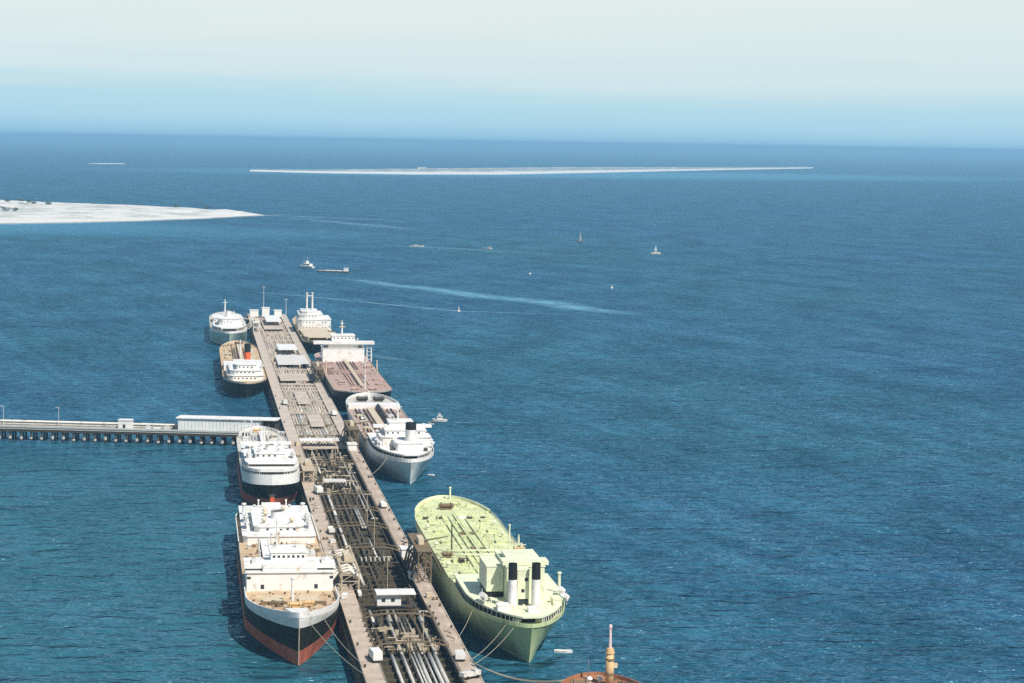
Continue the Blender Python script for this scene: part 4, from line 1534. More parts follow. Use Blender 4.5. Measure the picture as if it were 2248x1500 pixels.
# ---------- D: left farthest
Ds = Ship('tanker', 'pale green white ship with a rounded white deck house, farthest on the left side', 'ship', 1062, 1262, -34.5, 27.5, 9.6, 'stern', 'ships moored along the pier',
          lens=(.2, .22), sw=(.28, .3), over=(4, 6), exps=((1.8, .6), (1.4, .9), (2, .5), (1.4, 1.0)), sheer=(.6, 1.5))
Ds.skin('boot_topping', MINTHULL, -1.5, 2.0, 2)
Ds.skin('hull', MINTHULL, 2.0, ('d', -.2), 7)
Ds.deck('deck', GREYDECK, 1055, 1270)
Ds.bulwark('bulwark', WHITE, 1055, 1112, 1.6, .4, -.2)
Ds.plate('boat_deck', WHITE, 1070, 1118, 13.0, 13.8, 1.0)
Ds.stanchions('stanchion', OFFWHITE, 1070, 1116, 9.6, 12.98, 1.6, 14, .2)
Ds.house('poop_house', OFFWHITE, 1084, 1118, -44, -25, 9.6, 12.98, wins=0, lip=.02)
Ds.house('bridge_house', WHITE, 1088, 1130, -42, -27.5, 13.8, 18.6, wins=1, lip=.6, chamfer=3)
Ds.funnel(WHITE, 1112, -34.5, 18.9, 23, 2.4, 3.6, .2, OFFWHITE)
Ds.mast(1124, -37, 18.9, 12, .7, WHITE, ((.8, 2.0),))
Ds.house('midship_house', WHITE, 1160, 1196, -45, -24, 9.5, 13.6, wins=1, lip=.6)
for u, v in ((1096, -46.2), (1096, -23)): Ds.lifeboat(OFFWHITE, u, v, 14.8)
for v in (-40, -38, -31): Ds.dpipe(PIPEGREY, 1130, 1240, v, 10.2, .4)
Ds.winch(DARKSTEEL, 1140, -43, 9.9, 1.5)
Ds.winch(DARKSTEEL, 1148, -40, 9.9, 1.5)
Ds.fittings(OFFWHITE, 1130, 1250, -46, -23, None, 50, 1.0, 2.0)

# ---------- E: right farthest, twin posts
Es = Ship('tanker', 'white housed ship with two tall pale posts on its roof, farthest on the right side', 'ship', 1006, 1235, 30.2, 26, 9.2, 'stern', 'ships moored along the pier',
          lens=(.08, .2), sw=(.24, .3), over=(6, 6), exps=((2.4, .45), (1.6, .9), (2, .55), (1.4, 1.0)), sheer=(.3, 1.5))
Es.skin('boot_topping', OLIVEHULL, -1.5, 2.0, 2)
Es.skin('hull', OLIVEHULL, 2.0, ('d', -1.6), 7)
Es.skin('sheer_strake', CREAM, ('d', -1.6), ('d', .3), 1, .03)
Es.deck('deck', TANDECK, 1000, 1240)
Es.plate('boat_deck', CREAM, 1012, 1052, 11.6, 12.3, .8)
Es.stanchions('stanchion', CREAM, 1012, 1052, 9.2, 11.58, 1.2, 14, .2)
Es.house('poop_house', CREAM, 1022, 1060, 20, 41, 9.2, 11.58, wins=0, lip=.02)
Es.house('poop_house', CREAM, 1064, 1100, 18.4, 38, 9.2, 11.4, wins=1, lip=.5)
Es.house('bridge_house', WHITE, 1106, 1150, 17.8, 42.6, 9.2, 17.0, wins=2, lip=.4, chamfer=3)
Es.house('bridge_house', WHITE, 1110, 1150, 19, 36.5, 17.3, 20.4, wins=1, lip=.4, chamfer=4)
Es.house('wheelhouse', WHITE, 1114, 1146, 21, 33, 20.7, 22.4, wins=0, lip=.4, chamfer=4)
for v in (25.4, 29.6): Es.post('king_post', OFFWHITE, 1130, v, 22.6, 13, .8)
Es.box('king_post_link', OFFWHITE, 1129.8, 1130.2, 25.4, 29.6, 33.4, 34.0)
Es.winch(DARKSTEEL, 1068, 40, 9.6, 1.5)
for v in (39.5, 41): Es.dpipe(PIPERUST, 1060, 1106, v - 1, 9.8, .4)
Es.lifeboat(OFFWHITE, 1096, 41.0, 12.0)
Es.fittings(RUSTSTEEL, 1012, 1100, 18, 42, None, 50, .9, 1.8)

# ---------- F: right, flat pink deck, blunt bow to the camera, white bridge with wide wings
Fs = Ship('tanker', 'black hulled tanker with broad pink brown deck and a white bridge with wide wings', 'ship', 653, 900, 34.1, 33.6, 12.0, 'bow', 'ships moored along the pier',
          lens=(.12, .085), sw=(.3, .16), over=(5, 3), exps=((2, .5), (1.6, .9), (2.3, .42), (1.7, .8)), sheer=(.2, .5))
Fs.skin('boot_topping', BLACKHULL, -1.5, 3, 3)
Fs.skin('hull', BLACKHULL, 3, ('d', -.35), 8)
Fs.skin('sheer_strake', OFFWHITE, ('d', -.35), ('d', .3), 1, .03)
Fs.deck('deck', PINKDECK, 648, 905, .0)
Fs.house('bridge_house', WHITE, 831, 852, 20.5, 47, 11.9, 20.6, wins=0, lip=.3)
Fs.house('bridge_house', WHITE, 833, 852, 22, 45.5, 20.9, 23.2, wins=0, lip=.05)
Fs.box('bridge_wing', WHITE, 831, 839, 14.6, 53.4, 23.3, 25.0)
fw = Fs.house('wheelhouse', WHITE, 835, 850, 26.5, 41, 25.05, 28.4, wins=1, lip=.4)
for v in (22.6, 44.4):
    MB().box(Fs.lx(v) - 1.3, Fs.lx(v) + 1.3, Fs.ly(831) - .02, Fs.ly(831) + .2, 21.2, 22.6).build('port', DARKGLASS, fw)
for v in (48.8, 51.6): Fs.post('wing_post', WHITE, 833, v, 11.9, 11.4, .45, False)
for k in range(4): Fs.box('stair_landing', OFFWHITE, 832.4, 833.6, 48.8, 51.6, 13.5 + 2.4 * k, 13.75 + 2.4 * k)
Fs.mast(843, 33.4, 28.7, 9, .6, WHITE, ((.55, 2.2), (.8, 1.4)))
Fs.box('radar', BUFF, 842.4, 843.6, 32.2, 34.8, 33.2, 33.8)
Fs.house('after_house', WHITE, 856, 886, 25, 43, 11.9, 19.0, wins=0)
Fs.funnel(WHITE, 872, 34, 19.2, 26, 3.0, 4.0, .25)
Fs.mast(668, 35.0, 12.1, 17, .6, OFFWHITE, ((.85, 1.6),))
Fs.catwalk(CREAM, 676, 830, 34.1, 12.1, 2.0, 1.6)
for v in (29, 30.8, 37.5, 39.2): Fs.dpipe(PINKDECK, 690, 826, v, 12.7, .4)
for u in (752, 760, 768): Fs.dpipe(PINKDECK, u, u + .1, 19, 12.9, .4, 48)
for u in (690, 715, 790, 810):
    for v in (22, 44): Fs.hatch(PINKDECK, u, u + 6, v, v + 3.5, 12.0, .8)
for u, v in ((662, 29), (662, 39), (700, 24), (790, 47), (780, 22)): Fs.winch(PINKDECK, u, v, 12.3, 1.3)
for v in (18.6, 49.6): Fs.post('derrick_post', CREAM, 764, v, 12.0, 7, .5)
Fs.fittings(PINKDECK, 664, 828, 18, 50, None, 110, .9, 1.5)

# ---------- G: right, pale grey stern to the camera
Gs = Ship('tanker', 'pale grey tanker with white stern, one black topped funnel and rounded white bow', 'ship', 388, 648, 34.5, 28.6, 9.8, 'stern', 'ships moored along the pier',
          lens=(.17, .17), sw=(.28, .3), over=(4, 6), exps=((1.9, .58), (1.35, .92), (2, .52), (1.4, 1.0)), sheer=(.5, 1.5))
Gs.skin('boot_topping', GREYHULL, -1.5, 1.0, 2)
Gs.skin('hull', GREYHULL, 1.0, ('d', -.8), 9)
Gs.skin('sheer_strake', WHITE, ('d', -.8), ('d', .05), 1, .03)
Gs.deck('deck', PINKDECK, 380, 655)
Gs.bulwark('bulwark', WHITE, 380, 470, 1.7, .25)
Gs.bulwark('bulwark', WHITE, 600, 660, 1.6, .35)
Gs.deck('forecastle_deck', GREYDECK, 604, 655, .25, .6)
Gs.plate('whaleback', WHITE, 594, 606, 9.9, 12.0, .5)
Gs.plate('boat_deck', WHITE, 390, 466, 13.0, 13.6, .5)
Gs.stanchions('stanchion', OFFWHITE, 391, 464, 10.2, 12.98, .9, 26)
Gs.plate('poop_house', TIMBER, 396, 462, 9.7, 12.98, 2.2)  # dark colour puts in the shadow strip below the boat deck overhang
Gs.house('bridge_house', WHITE, 420, 446, 23.5, 46.5, 13.6, 17.4, wins=0, lip=.4, chamfer=1)
Gs.house('bridge_house', WHITE, 424, 446, 26, 44.5, 17.7, 20.2, wins=1, lip=.4)
Gs.box('bridge_wing', WHITE, 432, 437, 21.0, 48.2, 20.5, 21.6)
Gs.house('wheelhouse', WHITE, 433, 446, 28.5, 39.5, 20.5, 22.8, wins=0, lip=.4)
Gs.house('engine_casing', WHITE, 402, 419, 29, 41, 13.6, 17.0, wins=0, lip=.3, chamfer=1)
Gs.funnel(WHITE, 411, 36.4, 17.2, 25.4, 2.6, 3.8, .36)
for v in (41.6,): Gs.box('engine_skylight', DARKSTEEL, 401, 404, v, v + 1.6, 13.7, 15.0)
Gs.box('engine_skylight', DARKSTEEL, 404, 410, 27.0, 28.2, 13.7, 14.8)
for u, v in ((414, 22.5), (424, 22.2), (414, 46.6), (424, 46.8)): Gs.lifeboat(WHITE, u, v, 15.0)
Gs.mast(440, 33, 23.0, 9, .4, WHITE, ((.7, 2.0),))
Gs.post('ventilator_post', WHITE, 455, 46.8, 13.6, 5.5, .6)
Gs.box('trunk_deck', CREAM, 470, 592, 30.2, 33.6, 9.9, 11.1)
Gs.dpipe(DARKSTEEL, 468, 594, 36.4, 12.2, .75)
Gs.catwalk(DARKSTEEL, 468, 594, 36.4, 10.0, 2.6, 1.2)
for v in (24, 26, 28.4, 41, 43): Gs.dpipe(OFFWHITE if v in (26, 41) else PIPERUST, 474, 590, v, 10.5, .4)
for u in (482, 506, 530, 556):
    Gs.hatch(OFFWHITE, u, u + 6, 38.6, 41.6, 10.0)
    Gs.hatch(CREAM, u, u + 6, 22.6, 25.4, 10.0)
Gs.winch(DARKSTEEL, 622, 30.0, 10.9, 1.8)
Gs.winch(DARKSTEEL, 622, 39.0, 10.9, 1.8)
Gs.mast(636, 34.6, 11.2, 4, .7, WHITE, ((.6, 1.6),))
Gs.fittings(RUSTSTEEL, 472, 592, 22, 47, None, 90, .7, 1.4)
Gs.fittings(WHITE, 392, 462, 23, 46, 13.6, 50, .6, 1.2)

# ---------- H: right nearest, pale green, twin white funnels with black tops
Hs = Ship('tanker', 'large pale green tanker with twin black topped funnels at its stern', 'ship', 35, 271, 36.2, 31.4, 11.4, 'stern', 'ships moored along the pier',
          lens=(.18, .2), sw=(.30, .3), over=(5, 6), exps=((1.8, .6), (1.25, .95), (2, .52), (1.4, 1.0)), sheer=(.4, 1.6))
Hs.skin('boot_topping', GREENHULL, -1.5, 1.0, 2)
Hs.skin('hull', GREENHULL, 1.0, ('d', -.2), 10)
Hs.deck('deck', GREENDECK, 30, 285)
Hs.bulwark('bulwark', GREENHULL, 30, 112, 1.2, .25, -.2)
Hs.bulwark('bulwark', GREENWHITE, 240, 290, 1.3, .35, -.2)
Hs.plate('boat_deck', GREENWHITE, 36.5, 104, 14.1, 14.6, .5)
Hs.stanchions('stanchion', OFFWHITE, 38, 102, 11.7, 14.08, .9, 26)
Hs.plate('poop_house', BLACKHULL, 42, 101, 11.3, 14.08, 2.2)  # black here paints the shade of the open gallery under the boat deck
for x, y in ((-3.6, 41.6), (3.2, 41.6)):
    MB().tube([(x - 1.3, Hs.ly(y), 12.3), (x + 1.3, Hs.ly(y), 12.3)], .8, 10).build('winch', GREENWHITE, Hs.root)
Hs.house('bridge_house', GREENWHITE, 60, 88, 32.0, 43.6, 14.6, 25.0, wins=0, lip=.25)
Hs.box('bridge_wing', GREENWHITE, 61, 68, 30.8, 45.0, 25.4, 26.6)
Hs.house('wheelhouse', GREENWHITE, 68.1, 80, 33, 42.6, 25.3, 26.6, wins=0, lip=.3)
bk = Hs.house('accommodation_block', GREENWHITE, 66, 84, 26.6, 31.8, 16.4, 24.0, wins=0, lip=.15)
Hs.box('block_opening_shade', BLACK, 66.4, 84, 26.9, 31.5, 14.62, 16.38)  # black box paints in the darkness of the opening beneath the block
Hs.house('funnel_house', GREENWHITE, 53.2, 59.9, 34.3, 37.9, 14.6, 25.2, wins=0, lip=.1)
mb = MB()
for (v, z_) in ((36.0, 18.6), (37.0, 22.0)): mb.box(Hs.lx(v) - .5, Hs.lx(v) + .5, Hs.ly(53.2) - .06, Hs.ly(53.2) + .03, z_, z_ + 1.0)
mb.box(Hs.lx(34.6), Hs.lx(37.6), Hs.ly(53.2) - .05, Hs.ly(53.2) + .03, 14.7, 16.6)
mb.build('port', DARKGLASS, Hs.root)['kind'] = 'stuff'
for v in (32.5, 39.6): Hs.funnel(WHITE, 51.0, v, 14.6, 27.9, 1.4, 1.7, .36)
Hs.mast(98, 41.0, 14.6, 11, .7, GREENWHITE, ((.45, 2.6), (.7, 3.0), (.95, 2.4)), legs=2.4)
Hs.box('mast_platform', GREENWHITE, 95.5, 100, 37.6, 44.0, 20.6, 21.6)
Hs.box('mast_platform', BUFF, 96.5, 99, 39.4, 43.0, 23.6, 24.4)
for u, v in ((56, 49.4), (66, 49.8), (58, 24.6)): Hs.lifeboat(WHITE if v > 30 else OFFWHITE, u, v, 15.8, 8.5, 2.6)
Hs.post('ventilator_post', GREENWHITE, 72, 50.2, 14.6, 6, .5)
Hs.house('deck_locker', WHITE, 46, 50, 27.4, 31.0, 14.6, 16.0, wins=0, lip=.1)
Hs.house('deck_locker', WHITE, 42.5, 45.5, 36.2, 39.4, 14.6, 15.8, wins=0, lip=.1)
Hs.house('deck_locker', GREENWHITE, 52, 58, 45.2, 47.8, 14.6, 16.4, wins=0, lip=.1)
Hs.fittings(GREENWHITE, 40, 64, 25, 48, 14.6, 24, .4, .9)
for v in (31, 33.4, 39.4): Hs.dpipe(GREENDECK, 106, 232, v, 11.9, .25)
Hs.catwalk(GREENDECK, 106, 238, 36.2, 11.5, 1.2, .7)
for u in (150, 158): Hs.dpipe(GREENWHITE, u, u + .1, 23, 12.4, .35, 49.5)
for u in (118, 140, 176, 198, 220):
    for v in (25, 44.5): Hs.hatch(GREENDECK, u, u + 5, v, v + 3, 11.4, .8)
for v in (24.5, 29.6, 41.2, 46.4): Hs.winch(DARKSTEEL, 228, v, 11.7, .6)
Hs.box('deck_locker', WHITE, 227, 230, 36.8, 39.6, 11.5, 12.6)
Hs.winch(RUSTSTEEL, 247, 34.4, 12.3, 1.6)
Hs.winch(GREENDECK, 253, 38.4, 12.4, 1.3)
Hs.post('derrick_post', DARKSTEEL, 158, 26.4, 11.5, 9.5, .28)
Hs.post('derrick_post', GREENWHITE, 158, 46.6, 11.5, 9.5, .3)
Hs.winch(DARKSTEEL, 140, 28.4, 11.7, 1.0)
Hs.winch(RUSTSTEEL, 150, 24.0, 11.7, 1.1)
Hs.post('bow_post', GREENWHITE, 267, 38.2, 12.9, 4.5, .4)
Hs.fittings(GREENDECK, 106, 258, 22, 50, None, 160, .7, 1.3)

# ---------- I: bottom right, only the far end in the picture
Is = Ship('cargo_ship', 'red brown decked ship with a tall buff mast cut off by the bottom edge', 'ship', -230, -36, 41.6, 27, 13.0, 'stern', 'ships moored along the pier',
          lens=(.1, .14), sw=(.3, .3), over=(6, 5), exps=((2, .5), (1.6, .9), (2, .55), (1.4, 1.0)), sheer=(.3, 1.2))
Is.skin('boot_topping', REDBOOT, -1.5, 3, 3)
Is.skin('hull', BLACKHULL, 3, ('d', -.3), 7)
Is.skin('sheer_strake', CREAM, ('d', -.3), ('d', .1), 1, .03)
Is.deck('deck', REDDECK, -235, -30)
Is.bulwark('bulwark', REDDECK, -80, -30, 1.0, .3)
fm = MB()
fx, fy = Is.lx(44.1), Is.ly(-47)
fm.tube([(fx, fy, 13.5), (fx, fy, 22.6)], [1.15, 1.05], 10)
mo = fm.build('foremast', BUFF, Is.root, smooth=True)
for zz in (17.0, 20.8): MB().cyl(fx, fy, zz, zz + .5, 1.26, 1.22, 10).build('mast_band', RUSTSTEEL, mo)
MB().cyl(fx, fy, 22.6, 24.0, 1.25, .9, 10).build('crow_nest', BUFF, mo)
MB().tube([(fx, fy, 24.0), (fx, fy, 29.4)], [.42, .28], 8).build('topmast', PINKPAINT, mo)
MB().cyl(fx, fy, 29.4, 30.1, .5, .4, 8).build('mast_lamp', PINKPAINT, mo)
MB().box(fx + .9, fx + 2.0, fy - .3, fy + .3, 18.8, 20.0).build('mast_winch', CREAM, mo)
for v in (39.4, 42.0): Is.ventilator(WHITE, -44, v, 14.0, 1.0, .42)
Is.post('jack_staff', OFFWHITE, -40, 39.8, 14.0, 5.5, .1, False)
Is.winch(RUSTSTEEL, -49, 36, 14.2, 1.3)
Is.winch(DARKSTEEL, -51, 48, 14.2, 1.2)
Is.house('deck_house', CREAM, -120, -90, 32, 51, 13, 17, wins=1)
Is.house('bridge_house', WHITE, -200, -160, 31, 52, 13, 22, wins=3)
Is.funnel(BLACK, -180, 41.6, 22, 30, 2.4, 3.5, .2)
for u in (-75, -65): Is.hatch(RUSTSTEEL, u, u + 8, 36, 47, 13.1)
Is.fittings(RUSTSTEEL, -60, -40, 33, 50, None, 40, .4, .8)

# railings, and more small gear on the nearer ships
A.rails(OFFWHITE, 126, 186, .0)
Hs.rails(GREENWHITE, 104, 240, -.05)
Bs.rails(OFFWHITE, 374, 478, .05)
Gs.rails(OFFWHITE, 470, 600, .0)
for u, v in ((112, 22.6), (132, 22.2), (170, 22.2), (190, 48.6), (206, 23), (214, 48.6)): Hs.ventilator(GREENWHITE, u, v, 11.4, 1.2, .4)
for u in (124, 136, 170, 186, 204, 212, 222):
    for v in (28.5, 42.2): Hs.post('tank_vent', GREENDECK, u, v, 11.4, 1.6, .22)
for u in (109, 163, 194):
    Hs.box('hose_rack', RUSTSTEEL, u, u + 2.2, 33.6, 38.8, 11.6, 12.3)
for u, v in ((134, -43), (134, -21), (176, -43), (178, -22)): A.ventilator(WHITE, u, v, 10.2, 1.4, .4)
for u, v in ((478, 24), (500, 45), (540, 24), (575, 45)): Gs.ventilator(WHITE, u, v, 10.0, 1.3, .45)
for v in (-43.2, -21): A.box('rail_block', OFFWHITE, 104, 110, v - .7, v + .7, 18.52, 19.5)
for u, v, h in ((196, -43, 4), (196, -20.8, 4), (226, -41, 3.4), (226, -22.6, 3.4), (250, -37.5, 2.6), (250, -27, 2.6)): A.post('ventilator_post', WHITE, u, v, 12.98, h, .3)
for u, v in ((136, -40.4), (136, -23.6), (158, -40), (170, -35.4)): A.post('king_post', OFFWHITE, u, v, 10.2, 6.5, .32)
for u, v in ((390, -37), (390, -22.4), (442, -36.8), (442, -22.6), (460, -30), (482, -34)): Bs.post('king_post', WHITE, u, v, 10.3, 7, .35)
for u, v in ((348, -34), (350, -26), (364, -33), (366, -25)): Bs.ventilator(WHITE, u, v, 20.9, 1.1, .5)
Bs.fittings(WHITE, 334, 372, -40, -19, 18.7, 30, .6, 1.2)
A.fittings(OFFWHITE, 104, 122, -40, -24, 16.5, 26, .4, .9)
Fs.fittings(OFFWHITE, 833, 850, 24, 44, 25.05, 14, .6, 1.2)
Gs.fittings(OFFWHITE, 426, 444, 27, 44, 20.5, 20, .5, 1.0)

# ------------------------------------------------------------------ mooring lines
def rope(label, a, b, sag=1.5, r=.09, grp='mooring lines between ships and pier'):
    a, b = Vector(a), Vector(b)
    mid = (a + b) / 2
    pts = []
    for k in range(11):
        t = k / 10
        p = a.lerp(b, t)
        p.z -= sag * 4 * t * (1 - t)
        pts.append(p - mid)
    o = MB().tube(pts, r, 5).build('mooring_line', ROPE, smooth=True)
    o.location = mid
    tag(o, label, 'mooring line', grp)
    return o


for du, dv, nm in ((0, 0, 'left'), (1.2, .5, 'middle'), (2.2, 1.2, 'right')):
    rope('pale sagging line to the red brown ship at the bottom, its %s end of three' % nm, P(9 - du * .5, 15.4, 7.9), P(-39 + du, 33.5 + dv * 2, 13.6), 2.4, .13, 'mooring lines to the red brown ship')
rope('upper thin mooring line from the green tanker stern down to the pier edge', P(44, 30.5, 12.0), P(12, 15.4, 7.8), 1.2, .08)
rope('lower thin mooring line from the green tanker stern down to the pier edge', P(42, 33, 12.0), P(6, 15.4, 7.8), 1.4, .08)
rope('thin line from the green tanker side, farther from its stern than the other two', P(60, 21.8, 12.4), P(42, 15.4, 7.8), .6, .08)
rope('thin mooring line from the white bow of the near left ship to the pier edge', P(52, -24.5, 12.6), P(8, -15.4, 7.8), 1.5, .08)
rope('thin mooring line from the dark bow of the near left ship, nearer the stem', P(44, -29, 12.8), P(-6, -15.4, 7.8), 1.5, .08)
rope('thin line from the white sterned tanker to the right pier edge', P(400, 25, 11.5), P(370, 15.4, 7.8), 1.0, .1)


# ------------------------------------------------------------------ boats on the water
def boat(name, label, cat, loc, heading, L, W, H, hullm, deckm, houses=(), group='small boats out on the water', mast=None, sail=None, bowrise=.5):
    t = empty(name, label, cat, loc, heading, group)
    mb = MB()
    n = 12
    st = [k / n for k in range(n + 1)]
    for s in (0, .5, 1):
        for side in (1, -1):
            for k in st:
                y = -L / 2 + k * L
                w = W / 2 * (min(1, .75 + k) * max(0, 1 - max(0, (k - .55) / .45) ** 2) ** .8) * (.72 + .28 * s)
                mb.v.append((side * w, y + (L * .04 * s if k > .9 else 0), -.4 + s * (H + .4 + bowrise * H * max(0, k - .5) * 2 * .6)))
    m1 = n + 1
    for r in range(2):
        for side in range(2):
            b0, b1 = (r * 2 + side) * m1, ((r + 1) * 2 + side) * m1
            for k in range(n):
                q = (b0 + k, b0 + k + 1, b1 + k + 1, b1 + k)
                mb.f.append(q if side == 0 else q[::-1])
    for r in range(2):
        a, b = r * 2 * m1, (r * 2 + 1) * m1
        mb.f.append((a, a + 2 * m1, b + 2 * m1, b))
    mb.build('hull', hullm, t)
    dk = MB()
    for k in range(n):
        a, b, c, d = (mb.v[4 * m1 + k], mb.v[4 * m1 + k + 1], mb.v[5 * m1 + k + 1], mb.v[5 * m1 + k])
        dk.face([(p[0] * .97, p[1], p[2] - .12 * H) for p in (a, b, c, d)])
    dk.build('deck', deckm, t)
    for (y0, y1, w, z0, z1, m, nm) in houses:
        o = MB().box(-w / 2, w / 2, y0, y1, z0, z1).build(nm, m, t)
        MB().box(-w / 2 - .12, w / 2 + .12, y0 - .15, y1 + .15, z1, z1 + .12).build('roof', m, o)
        ww = MB()
        for xs in (-w / 2, w / 2): ww.box(xs - .03, xs + .03, y0 + .4, y1 - .4, z0 + (z1 - z0) * .55, z0 + (z1 - z0) * .8)
        ww.box(-w / 2 + .3, w / 2 - .3, y1 - .02, y1 + .04, z0 + (z1 - z0) * .55, z0 + (z1 - z0) * .8)
        ww.build('window', DARKGLASS, o)
    if mast:
        y, h, r = mast
        MB().tube([(0, y, H * .8), (0, y, h)], [r, r * .5], 6).build('mast', OFFWHITE, t)
    if sail:
        (y0, z0), (y1, z1), (y2, z2) = sail
        sm = MB()
        nn = 6
        for k in range(nn + 1):
            f = k / nn
            a = Vector((0, y0, z0)).lerp(Vector((0, y2, z2)), f)
            b = Vector((0, y1, z1)).lerp(Vector((0, y2, z2)), f)
            for q in range(5):
                g_ = q / 4
                p = a.lerp(b, g_)
                bl = .5 * math.sin(math.pi * g_) * (1 - f)
                for off in (0, .06): sm.v.append((.2 + bl + off, p.y, p.z))
        for k in range(nn):
            for q in range(4):
                i = (k * 5 + q) * 2
                sm.f += [(i, i + 2, i + 12, i + 10), (i + 1, i + 11, i + 13, i + 3)]
        sm.build('sail', SAIL, t)
    return t


def heading(dx, dy): return math.atan2(dy, dx) - math.pi / 2


LEFT = heading(-1, 0.05)
boat('motor_launch', 'white motor launch with a small cabin crossing beside the pale grey tanker stern', 'launch', P(620, 72.7), heading(-1, .02), 8.2, 2.8, 1.2, WHITE, OFFWHITE, ((-1.5, 1.5, 1.9, 1.1, 2.9, WHITE, 'cabin'), (-.4, .7, 1.3, 3.1, 4.2, WHITE, 'wheelhouse')))
boat('dinghy', 'tiny pale dinghy just ahead of the white motor launch', 'dinghy', P(607, 66.3), heading(-1, .4), 3.6, 1.5, .6, OFFWHITE, CREAM, mast=(.3, 2.2, .1))
boat('work_boat', 'white open boat lying under the pale green stern', 'boat', P(53, 48.6), heading(1, -.1), 5.4, 2.0, .7, WHITE, WHITE)
boat('dinghy', 'tiny white boat under the stern of the pale grey tanker', 'dinghy', P(418.5, 46.8), heading(1, -.3), 3.2, 1.3, .5, WHITE, WHITE)
boat('sailing_dhow', 'pale sailing boat far out with a tall narrow sail, the farther of the two sails', 'sailing boat', P(2870, 537), heading(-1, .6), 13, 4, 1.6, DHOWWOOD, DHOWWOOD, mast=(0.5, 16, .2), sail=((-4, 3), (2.2, 2.5), (.3, 17)))
boat('sailing_dhow', 'pale sailing boat with a small sail and a broad light hull, rightmost boat far out', 'sailing boat', P(2518, 584), heading(1, .2), 14, 4.2, 2.0, OFFWHITE, OFFWHITE, ((-3, 3, 2.6, 1.8, 3.6, OFFWHITE, 'cabin'),), mast=(0, 12, .2), sail=((-2.4, 5), (1.6, 5), (.2, 12.5)))
boat('launch', 'low pale boat far out, leftmost of the two distant motor boats', 'boat', P(2665, 262), heading(1, -.15), 21, 4.2, 1.5, OFFWHITE, CREAM, ((-5, 2, 2.6, 1.4, 3.0, OFFWHITE, 'cabin'),))
boat('launch', 'low grey white boat far out, right one of the two distant motor boats', 'boat', P(2617, 358.7), heading(1, -.5), 16, 4.2, 1.4, OFFWHITE, CREAM, ((1, 5, 2.8, 1.3, 3.4, OFFWHITE, 'cabin'),))
tug = boat('tug', 'white topped tug towing a long barge beyond the far end of the pier', 'tug', P(2104, 75), heading(-.9, .8), 22, 7.0, 2.2, OFFWHITE, OFFWHITE, ((-7, 6, 5.0, 2.0, 5.0, WHITE, 'deckhouse'), (-1, 4, 3.8, 5.1, 8.0, WHITE, 'wheelhouse')), group='tug and barge', mast=(-1, 13, .25))
bg = empty('barge', 'long low dark barge with a white house at its right end, towed behind the tug', 'barge', P(2016, 100.5), heading(-1, .24), 'tug and barge')
MB().prism([(-3.6, -19), (3.6, -19), (3.6, 16), (2.2, 19), (-2.2, 19), (-3.6, 16)], -.6, 1.7).build('hull', DARKSTEEL, bg)
MB().prism([(-3.2, -18.6), (3.2, -18.6), (3.2, 15.4), (1.9, 18.4), (-1.9, 18.4), (-3.2, 15.4)], 1.72, 1.9).build('deck', OFFWHITE, bg)
for y in (-10, -3, 4): MB().box(-2.0, 2.0, y, y + 5, 1.92, 2.5).build('hatch', OFFWHITE, bg)
o = MB().box(-2.4, 2.4, -18, -13.6, 1.92, 5.4).build('wheelhouse', WHITE, bg)
MB().box(-2.6, 2.6, -18.2, -13.4, 5.4, 5.6).build('roof', WHITE, o)
MB().box(-2.0, 2.0, -13.62, -13.5, 3.6, 4.6).build('window', DARKGLASS, o)
rope('thin towline between the tug and the barge', P(2090, 80, 2.6), P(2031, 83, 2.0), .4, .12, None)
for (u, v, lab, h) in ((1767, 382, 'round pinkish white buoy alone on the water below the two sails', 2.6), (1425, 177.6, 'slim pinkish marker buoy on the thin foam line right of the far ships', 3.6), (2010, 330, 'tiny pale buoy above the round pinkish one', 1.6)):
    t = empty('buoy', lab, 'buoy', P(u, v), 0, 'buoys on the water')
    MB().tube([(0, 0, -.5), (0, 0, .5), (0, 0, .9)], [1.5, 1.5, .9], 12).build('float', PINKPAINT, t, smooth=True)
    MB().tube([(0, 0, .9), (0, 0, h)], [.6, .3], 6).build('cage', PINKPAINT, t)
    MB().cyl(0, 0, h, h + .6, .5, .4, 8).build('lantern', WHITE, t)


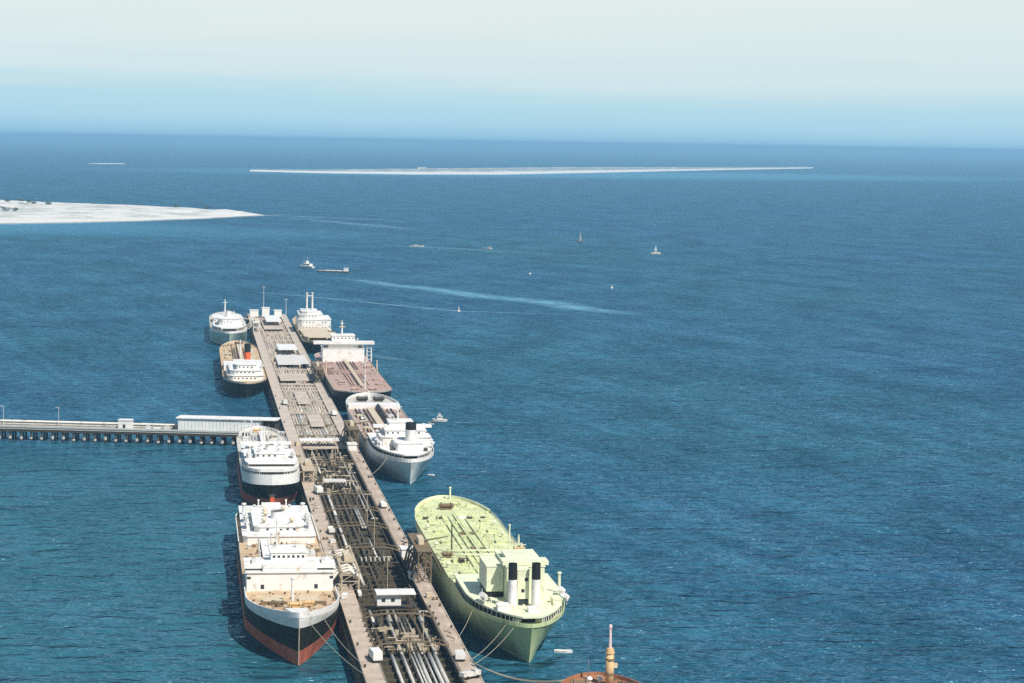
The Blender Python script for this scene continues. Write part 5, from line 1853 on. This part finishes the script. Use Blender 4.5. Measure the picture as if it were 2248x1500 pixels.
# ------------------------------------------------------------------ foam lines and wakes
def wake(name, pts, widths, amt, colr, z=.06):
    m = bpy.data.materials.new(name)
    m.use_nodes = True
    n, l = m.node_tree.nodes, m.node_tree.links
    n.clear()
    out = n.new('ShaderNodeOutputMaterial')
    mx = n.new('ShaderNodeMixShader')
    tr = n.new('ShaderNodeBsdfTransparent')
    df = n.new('ShaderNodeBsdfDiffuse')
    df.inputs[0].default_value = (*colr, 1)
    at = n.new('ShaderNodeAttribute')
    at.attribute_name = 'foam'
    geo = n.new('ShaderNodeNewGeometry')
    mp = n.new('ShaderNodeMapping')
    mp.vector_type = 'TEXTURE'
    mp.inputs['Rotation'].default_value = (0, 0, R(-62))
    mp.inputs['Scale'].default_value = (34, 5, 1)
    l.new(geo.outputs['Position'], mp.inputs[0])
    t = n.new('ShaderNodeTexNoise')
    t.inputs['Scale'].default_value = 1
    t.inputs['Detail'].default_value = 5
    t.inputs['Roughness'].default_value = .7
    l.new(mp.outputs[0], t.inputs['Vector'])
    r = n.new('ShaderNodeMapRange')
    r.inputs[1].default_value = .32
    r.inputs[2].default_value = .68
    r.inputs[3].default_value = .0
    r.inputs[4].default_value = 1.45
    l.new(t.outputs['Fac'], r.inputs[0])
    mu = n.new('ShaderNodeMath')
    mu.operation = 'MULTIPLY'
    mu.use_clamp = True
    l.new(at.outputs['Fac'], mu.inputs[0])
    l.new(r.outputs[0], mu.inputs[1])
    l.new(mu.outputs[0], mx.inputs[0])
    l.new(tr.outputs[0], mx.inputs[1])
    l.new(df.outputs[0], mx.inputs[2])
    l.new(mx.outputs[0], out.inputs[0])
    # smooth centre line through the given points
    mb, foam = MB(), []
    line = []
    for k in range(len(pts) - 1):
        a, b = Vector((*pts[k], 0)), Vector((*pts[k + 1], 0))
        for q in range(12):
            f = q / 12
            line.append((a.lerp(b, f), lerp(widths[k], widths[k + 1], f)))
    line.append((Vector((*pts[-1], 0)), widths[-1]))
    N = len(line)
    for k, (p, w) in enumerate(line):
        t_ = (line[min(k + 1, N - 1)][0] - line[max(0, k - 1)][0]).normalized()
        nrm = Vector((-t_.y, t_.x, 0))
        p = p + nrm * (w * .35 * mnoise.noise(p / 90))
        e = min(1, k / 8, (N - 1 - k) / 8)
        for q, fo in ((-1, 0), (-.5, .7), (0, 1), (.5, .7), (1, 0)):
            mb.v.append(tuple(p + nrm * (w / 2 * q) + Vector((0, 0, z))))
            foam.append(fo * e * amt)
    for k in range(N - 1):
        for q in range(4):
            i = 5 * k + q
            mb.f.append((i, i + 1, i + 6, i + 5))
    o = mb.build(name, m)
    at_ = o.data.attributes.new('foam', 'FLOAT', 'POINT')
    at_.data.foreach_set('value', foam)
    o['kind'] = 'stuff'
    return o


def PW(*uv): return [tuple(P(u, v).xy) for u, v in uv]


FOAM = (0.30, 0.52, 0.60)
wake('wide_wake', PW((1930, 96), (1770, 168), (1601, 240), (1480, 297), (1384, 343)), (22, 44, 56, 50, 30), .68, (0.20, 0.46, 0.58))
wake('foam_line', PW((1720, -38), (1560, 85), (1470, 145), (1425, 178), (1395, 285)), (5, 7, 7, 8, 4), .7, FOAM)
wake('launch_wake', PW((619, 78), (616, 84), (612, 92)), (1.5, 3.5, 5), .7, FOAM, .05)
wake('foam_patch', PW((1015, 62), (985, 74), (960, 88)), (10, 16, 8), .28, FOAM, .05)
wake('foam_streak', PW((3900, 90), (3500, 250), (3250, 330)), (20, 60, 30), .35, FOAM)
wake('foam_streak', PW((2760, 180), (2600, 330), (2420, 470)), (20, 40, 20), .3, FOAM)
wake('surf_line', [(-1165, 3560), (-1020, 3686), (-868, 3858), (-770, 3948), (-672, 4088), (-574, 4284), (-515, 4448), (-486, 4530), (-440, 4600)], (10, 14, 16, 16, 14, 14, 14, 16, 8), .8, (0.62, 0.68, 0.66), .04)
wake('shoal_foam', [(-480, 4520), (-400, 4480), (-280, 4400), (-120, 4330)], (30, 60, 50, 20), .35, FOAM, .05)
